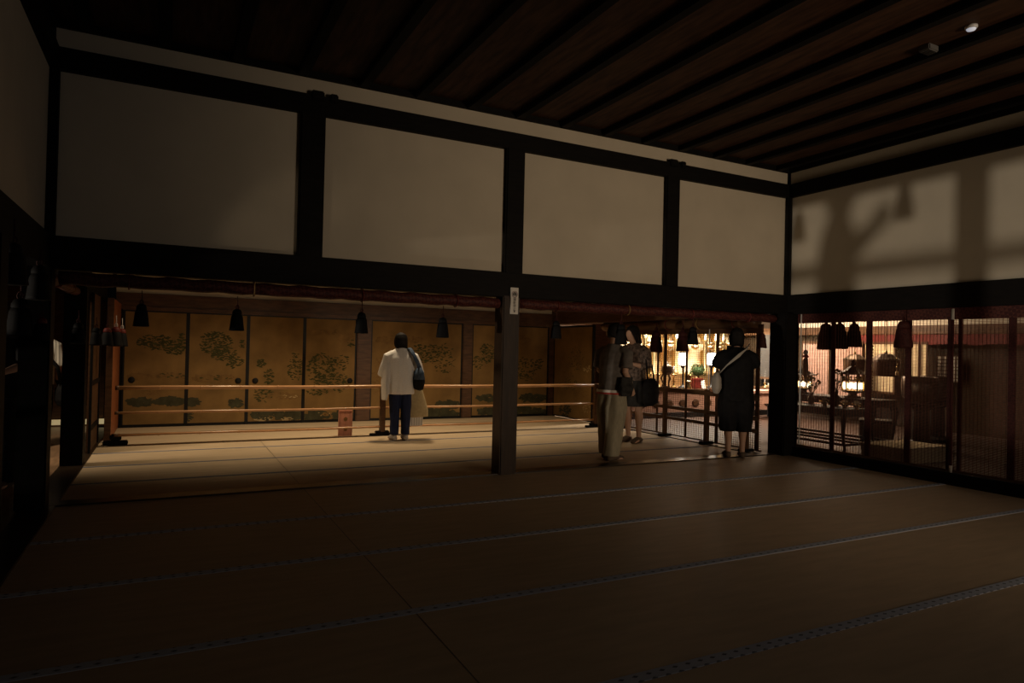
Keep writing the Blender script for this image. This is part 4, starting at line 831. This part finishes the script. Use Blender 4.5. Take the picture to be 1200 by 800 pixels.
for s in (-1, 1): p.loft([((s*.085, -.075, .03), .03, .03), ((s*.087, 0, .042), .041, .046), ((s*.09, .10, .032), .047, .033), ((s*.105, .19, .02), .033, .019)], 12, ref=XR3)
p.build('socks', M['tabi'], W3)
ph = thing('phone', 'dark phone held in both hands by the woman looking down', 'phone'); place(ph, W3, (0, .34, 1.17)); ph.rotation_euler = (math.radians(40), 0, W3.rotation_euler.z)
p = MB(); p.box((-.037, -.075, -.005), (.037, .075, .005), ch=.003); phc = p.build('case', M['black'], ph); p = MB(); p.box((-.033, -.069, .0045), (.033, .069, .0062)); p.build('screen', M['char_cloth'], phc)
bb = thing('hand_bag', 'big round black bag at the side of the phone-gazing woman', 'bag'); place(bb, W3, (-.27, .02, .72))
mb = MB(); mb.loft([((0, 0, -.20), .04, .09), ((0, 0, -.15), .085, .16), ((0, 0, 0), .10, .185), ((0, 0, .12), .075, .15), ((0, 0, .18), .03, .10)], 20, ref=XR3); remeshed(mb, 'bag_body', M['black_cloth'], bb, .01, 3)
p = MB(); p.tube([(0, -.09, .16), (.02, -.07, .34), (.06, -.03, .50), (.09, .02, .575), (.06, .05, .50), (.02, .08, .34), (0, .09, .16)], .012, 8); p.build('strap', M['black_cloth'], bb)
t2 = thing('tote_bag', 'pale canvas tote hanging in front of the phone-gazing woman', 'bag'); place(t2, W3, (.12, .17, .74))
mb = MB(); mb.loft([((0, 0, -.18), .10, .03), ((0, 0, -.1), .105, .045), ((0, 0, .08), .10, .04), ((0, 0, .17), .10, .02)], 18, ref=XR3); remeshed(mb, 'bag_body', M['lightgrey'], t2, .01, 3); p = MB(); p.tube([(-.06, 0, .16), (-.03, .0, .34), (.045, -.02, .40), (.05, 0, .34), (.06, 0, .16)], .008, 6); p.build('handles', M['lightgrey'], t2)
# --- the person all in black, arms raised with a camera
k = .965
W4 = person('person all in black, back turned, bare calves, arms raised toward the altar', (-.88, -.02, .013), math.radians(-38))
P = dict(k=k, lean=.03, arm_l=((-.185, 0, 1.31), (-.225, .10, 1.13), (-.10, .28, 1.26)), arm_r=((.185, 0, 1.31), (.225, .10, 1.14), (.10, .28, 1.28)), hand_l=(.3, .5, .8), hand_r=(-.3, .5, .8), palm_l=(1, .2, 0), palm_r=(-1, .2, 0), curl_l=.7, curl_r=.7, **STAND)
body_mesh(P, W4, head_tilt=.05); hair(P, W4, -.02, True, puff=1.06)
garment('shirt', 'black_cloth', W4, [([((0, 0, .70), .215, .155), ((0, 0, .90), .205, .150), ((0, .01, 1.10), .205, .148), ((0, .016, 1.25), .205, .125), ((0, .018, 1.33), .16, .092), ((0, .02, 1.39), .078, .07)], XR3),
    ([((-.12, .016, 1.30), .066, .070), ((-.19, .02, 1.265), .072, .074), ((-.22, .07, 1.16), .08, .085), ((-.225, .08, 1.14), .075, .078)], (0, 1, 0)), ([((.12, .016, 1.30), .066, .070), ((.19, .02, 1.265), .072, .074), ((.22, .07, 1.17), .08, .085), ((.225, .08, 1.15), .075, .078)], (0, 1, 0))], k=k, fold=.003)
trousers('black_cloth', W4, k, hem=.34, wide=1.55, name='shorts', fold=.005)
p = MB()
for s in (-1, 1): p.loft([((s*.085*k, -.075*k, .03), .03, .03), ((s*.087*k, 0, .042), .041, .046), ((s*.09*k, .10*k, .032), .047, .033), ((s*.105*k, .19*k, .02), .033, .019)], 12, ref=XR3)
p.build('socks', M['tabi'], W4)
cb = thing('crossbody_bag', 'grey-beige crossbody bag with light strap on the person in black', 'bag'); place(cb, W4, (-.235, -.02, .93*k))
mb = MB(); mb.loft([((0, 0, -.13), .03, .10), ((0, 0, -.06), .06, .14), ((0, 0, .06), .055, .135), ((0, 0, .13), .02, .11)], 16, ref=XR3); remeshed(mb, 'bag_body', M['lightgrey'], cb, .01, 3)
p = MB(); p.loft([(q, .022, .005) for q in ((.02, -.06, .11), (.10, -.155, .22), (.235, -.158, .34), (.34, -.095, .43), (.375, .02, .475), (.30, .16, .36), (.12, .17, .2), (.03, .09, .12))], 8, ref=(.6, .1, .8)); p.build('strap', M['lightgrey'], cb)
cm = thing('phone', 'dark phone raised in both hands by the person in black', 'phone'); place(cm, W4, (0, .38*k, 1.37*k)); p = MB(); p.box((-.075, -.005, -.037), (.075, .005, .037), ch=.003); cmc = p.build('case', M['black'], cm); p = MB(); p.box((-.069, -.0062, -.033), (.069, -.0045, .033)); p.build('screen', M['char_cloth'], cmc)
# --- corridor: person in striped shirt, half behind the corner post
k = .93
W5 = person('person in pale striped shirt with black strap in the corridor, half behind posts', (-8.42, 3.4, 0), math.radians(20))
P = dict(k=k, lean=.02, arm_l=((-.18, 0, 1.31), (-.23, 0, 1.05), (-.23, .06, .82)), arm_r=((.18, 0, 1.31), (.235, 0, 1.05), (.24, .06, .82)), palm_l=(1, 0, 0), palm_r=(-1, 0, 0), **STAND)
body_mesh(P, W5); hair(P, W5, .03, False)
garment('shirt', 'striped', W5, [([((0, 0, .78), .20, .15), ((0, 0, .95), .19, .142), ((0, .01, 1.12), .19, .14), ((0, .016, 1.25), .20, .12), ((0, .018, 1.33), .155, .09), ((0, .02, 1.39), .078, .07)], XR3),
    ([((-.12, .016, 1.30), .066, .070), ((-.20, .01, 1.265), .072, .074), ((-.235, 0, 1.05), .08, .08), ((-.24, 0, 1.0), .075, .075)], (0, 1, 0)), ([((.12, .016, 1.30), .066, .070), ((.20, .01, 1.265), .072, .074), ((.24, 0, 1.05), .08, .08), ((.245, 0, 1.0), .075, .075)], (0, 1, 0))], k=k, fold=.005)
trousers('black_cloth', W5, k, hem=.06, wide=1.1)
p = MB()
for s in (-1, 1): p.loft([((s*.085, -.075, .03), .03, .03), ((s*.087, 0, .042), .041, .046), ((s*.09, .10, .032), .047, .033), ((s*.105, .19, .02), .033, .019)], 12, ref=XR3)
p.build('socks', M['tabi'], W5)
b5 = thing('shoulder_bag', 'black shoulder bag across the striped shirt in the corridor', 'bag'); place(b5, W5, (.235, -.06, .60)); mb = MB(); mb.loft([((0, 0, -.13), .03, .10), ((0, 0, -.06), .06, .14), ((0, 0, .06), .055, .135), ((0, 0, .13), .02, .11)], 16, ref=XR3); remeshed(mb, 'bag_body', M['black_cloth'], b5, .01, 3)
p = MB(); p.loft([(Vector(q)*.93, .022, .006) for q in ((-.01, -.07, .11), (-.07, -.115, .36), (-.22, -.115, .54), (-.36, -.07, .695), (-.385, .06, .70), (-.24, .21, .54), (-.05, .17, .28), (0, .07, .12))], 8, ref=(.6, .1, .8)); p.build('strap', M['black_cloth'], b5)
# --- corridor: person in black at the picture's edge
k = .975
W6 = person('person in black clothes at the very edge, partly hidden by the black corner post', (-8.33, .95, 0), math.radians(160))
P = dict(k=k, lean=.02, arm_l=((-.18, 0, 1.31), (-.22, .02, 1.06), (-.16, .22, 1.0)), arm_r=((.18, 0, 1.31), (.23, .0, 1.05), (.20, .14, .86)), palm_l=(1, 0, 0), palm_r=(-1, 0, 0), **STAND)
body_mesh(P, W6); hair(P, W6, .0, True)
garment('shirt', 'black_cloth', W6, [([((0, 0, .78), .20, .15), ((0, 0, .95), .185, .142), ((0, .01, 1.12), .185, .14), ((0, .016, 1.25), .195, .12), ((0, .018, 1.33), .15, .09), ((0, .02, 1.39), .076, .07)], XR3),
    ([((-.12, .016, 1.30), .066, .070), ((-.195, .01, 1.265), .072, .074), ((-.22, .01, 1.10), .078, .078)], (0, 1, 0)), ([((.12, .016, 1.30), .066, .070), ((.195, .01, 1.265), .072, .074), ((.225, 0, 1.10), .078, .078)], (0, 1, 0))], k=k)
trousers('black_cloth', W6, k, hem=.06, wide=1.15)
p = MB()
for s in (-1, 1): p.loft([((s*.085*k, -.075*k, .03), .03, .03), ((s*.087*k, 0, .042), .041, .046), ((s*.09*k, .10*k, .032), .047, .033), ((s*.105*k, .19*k, .02), .033, .019)], 12, ref=XR3)
p.build('socks', M['tabi'], W6)

W7 = dup(W4, (-10.0, -.90, 0), math.radians(176), 'person in dark clothes in the passage whose shadow falls on the white wall', 1.0)
# emissive strip added as a bright band at the foot of the corridor wall
o = thing('floor_lamp', 'low glowing lamp strip at the foot of the corridor wall behind the posts', 'lamp', (-8.75, 5.5, 0)); p = MB(); p.box((-.75, -.03, .02), (.95, .03, .10), ch=.01); p.build('lit_panel', M['strip'], o); p = MB(); p.box((-.77, -.04, 0), (.97, .04, .02)); p.box((-.77, -.04, .10), (.97, .04, .115)); p.build('casing', M['brown'], o)
# ------------------------------------------------------------------ light
def light(name, kind, loc, to, power, col, **kw):
    d = bpy.data.lights.new(name, kind); d.energy = power; d.color = col
    for k_, v in kw.items(): setattr(d, k_, v)
    o = bpy.data.objects.new(name, d); COL.objects.link(o); o.location = loc
    o.rotation_euler = (Vector(to)-Vector(loc)).to_track_quat('-Z', 'Y').to_euler(); return o
WARM = (1.0, .80, .56); WARMER = (1.0, .70, .42); NEUT = (1.0, .86, .68)
light('garden_floodlight', 'SPOT', (-21, -1.15, -.46), (0, -1.6, 2.8), 2700, (1, .86, .68), shadow_soft_size=.13, spot_size=math.radians(24), spot_blend=.3)
light('room_light', 'SPOT', (-1.6, -9.0, 1.2), (-2.4, 0, 2.35), 590, (1, .75, .49), shadow_soft_size=.7, spot_size=math.radians(57), spot_blend=1.0)  # fill spot added behind the viewpoint to brighten the back wall
light('door_light', 'AREA', (-.9, -9.2, 1.5), (-2.8, -4, .2), 19, (1, .96, .92), shape='RECTANGLE', size=2.0, size_y=1.6)  # unseen fill added for the near mats, not an actual doorway
light('passage_lamp', 'SPOT', (-9.2, -2.2, .3), (-6.25, 0, 2.33), 26, (1, .78, .52), shadow_soft_size=.06, spot_size=math.radians(10.5), spot_blend=.7)  # narrow spot added to throw the bright patch on the left panel
for x, e in ((-6.2, 215), (-4.2, 215), (-2.3, 150)): light('far_room_spot', 'SPOT', (x, 2.95, 3.1), (x, 3.4, 0), e, (1, .77, .48), shadow_soft_size=.12, spot_size=math.radians(98), spot_blend=1.0)
light('altar_light', 'AREA', (2.4, 4.0, 2.5), (2.5, 5.2, .9), 520, (1, .89, .72), shape='RECTANGLE', size=2.5, size_y=.3)
light('sanctum_light', 'AREA', (3.7, 2.5, 2.75), (4.5, 2.5, .9), 230, (1, .74, .50), shape='RECTANGLE', size=.3, size_y=2.4)
light('dais_light', 'SPOT', (1.6, -.9, 2.8), (1.15, -.8, 0), 34, WARM, shadow_soft_size=.2, spot_size=math.radians(26), spot_blend=.6)
light('corridor_light', 'SPOT', (-9.3, 2.0, 2.6), (-8.4, 3.0, .2), 170, WARM, shadow_soft_size=.15, spot_size=math.radians(80), spot_blend=.8)
w = bpy.data.worlds.new('world'); SC.world = w; w.use_nodes = True; w.node_tree.nodes['Background'].inputs[0].default_value = (.0004, .0004, .0004, 1)
# veranda railing outside the corridor
for z, r in ((.93, .045), (.5, .03)):
    o = thing('wooden_rail', 'veranda %s rail out beyond the corridor' % ('top' if z > .6 else 'lower'), 'railing', (-10.4, -1.6, z)); p = MB(); p.box((-.04, -4.5, -r), (.04, 4.5, r), ch=.008); p.build('bar', M['brown'], o)
SC.view_settings.view_transform = 'Standard'; SC.view_settings.look = 'None'; SC.view_settings.gamma = 1; SC.view_settings.use_curve_mapping = False
SC.view_settings.exposure = 0
SC.cycles.use_denoising = True if hasattr(SC, 'cycles') else None
SC.cycles.max_bounces = 8; SC.cycles.sample_clamp_indirect = 2.0
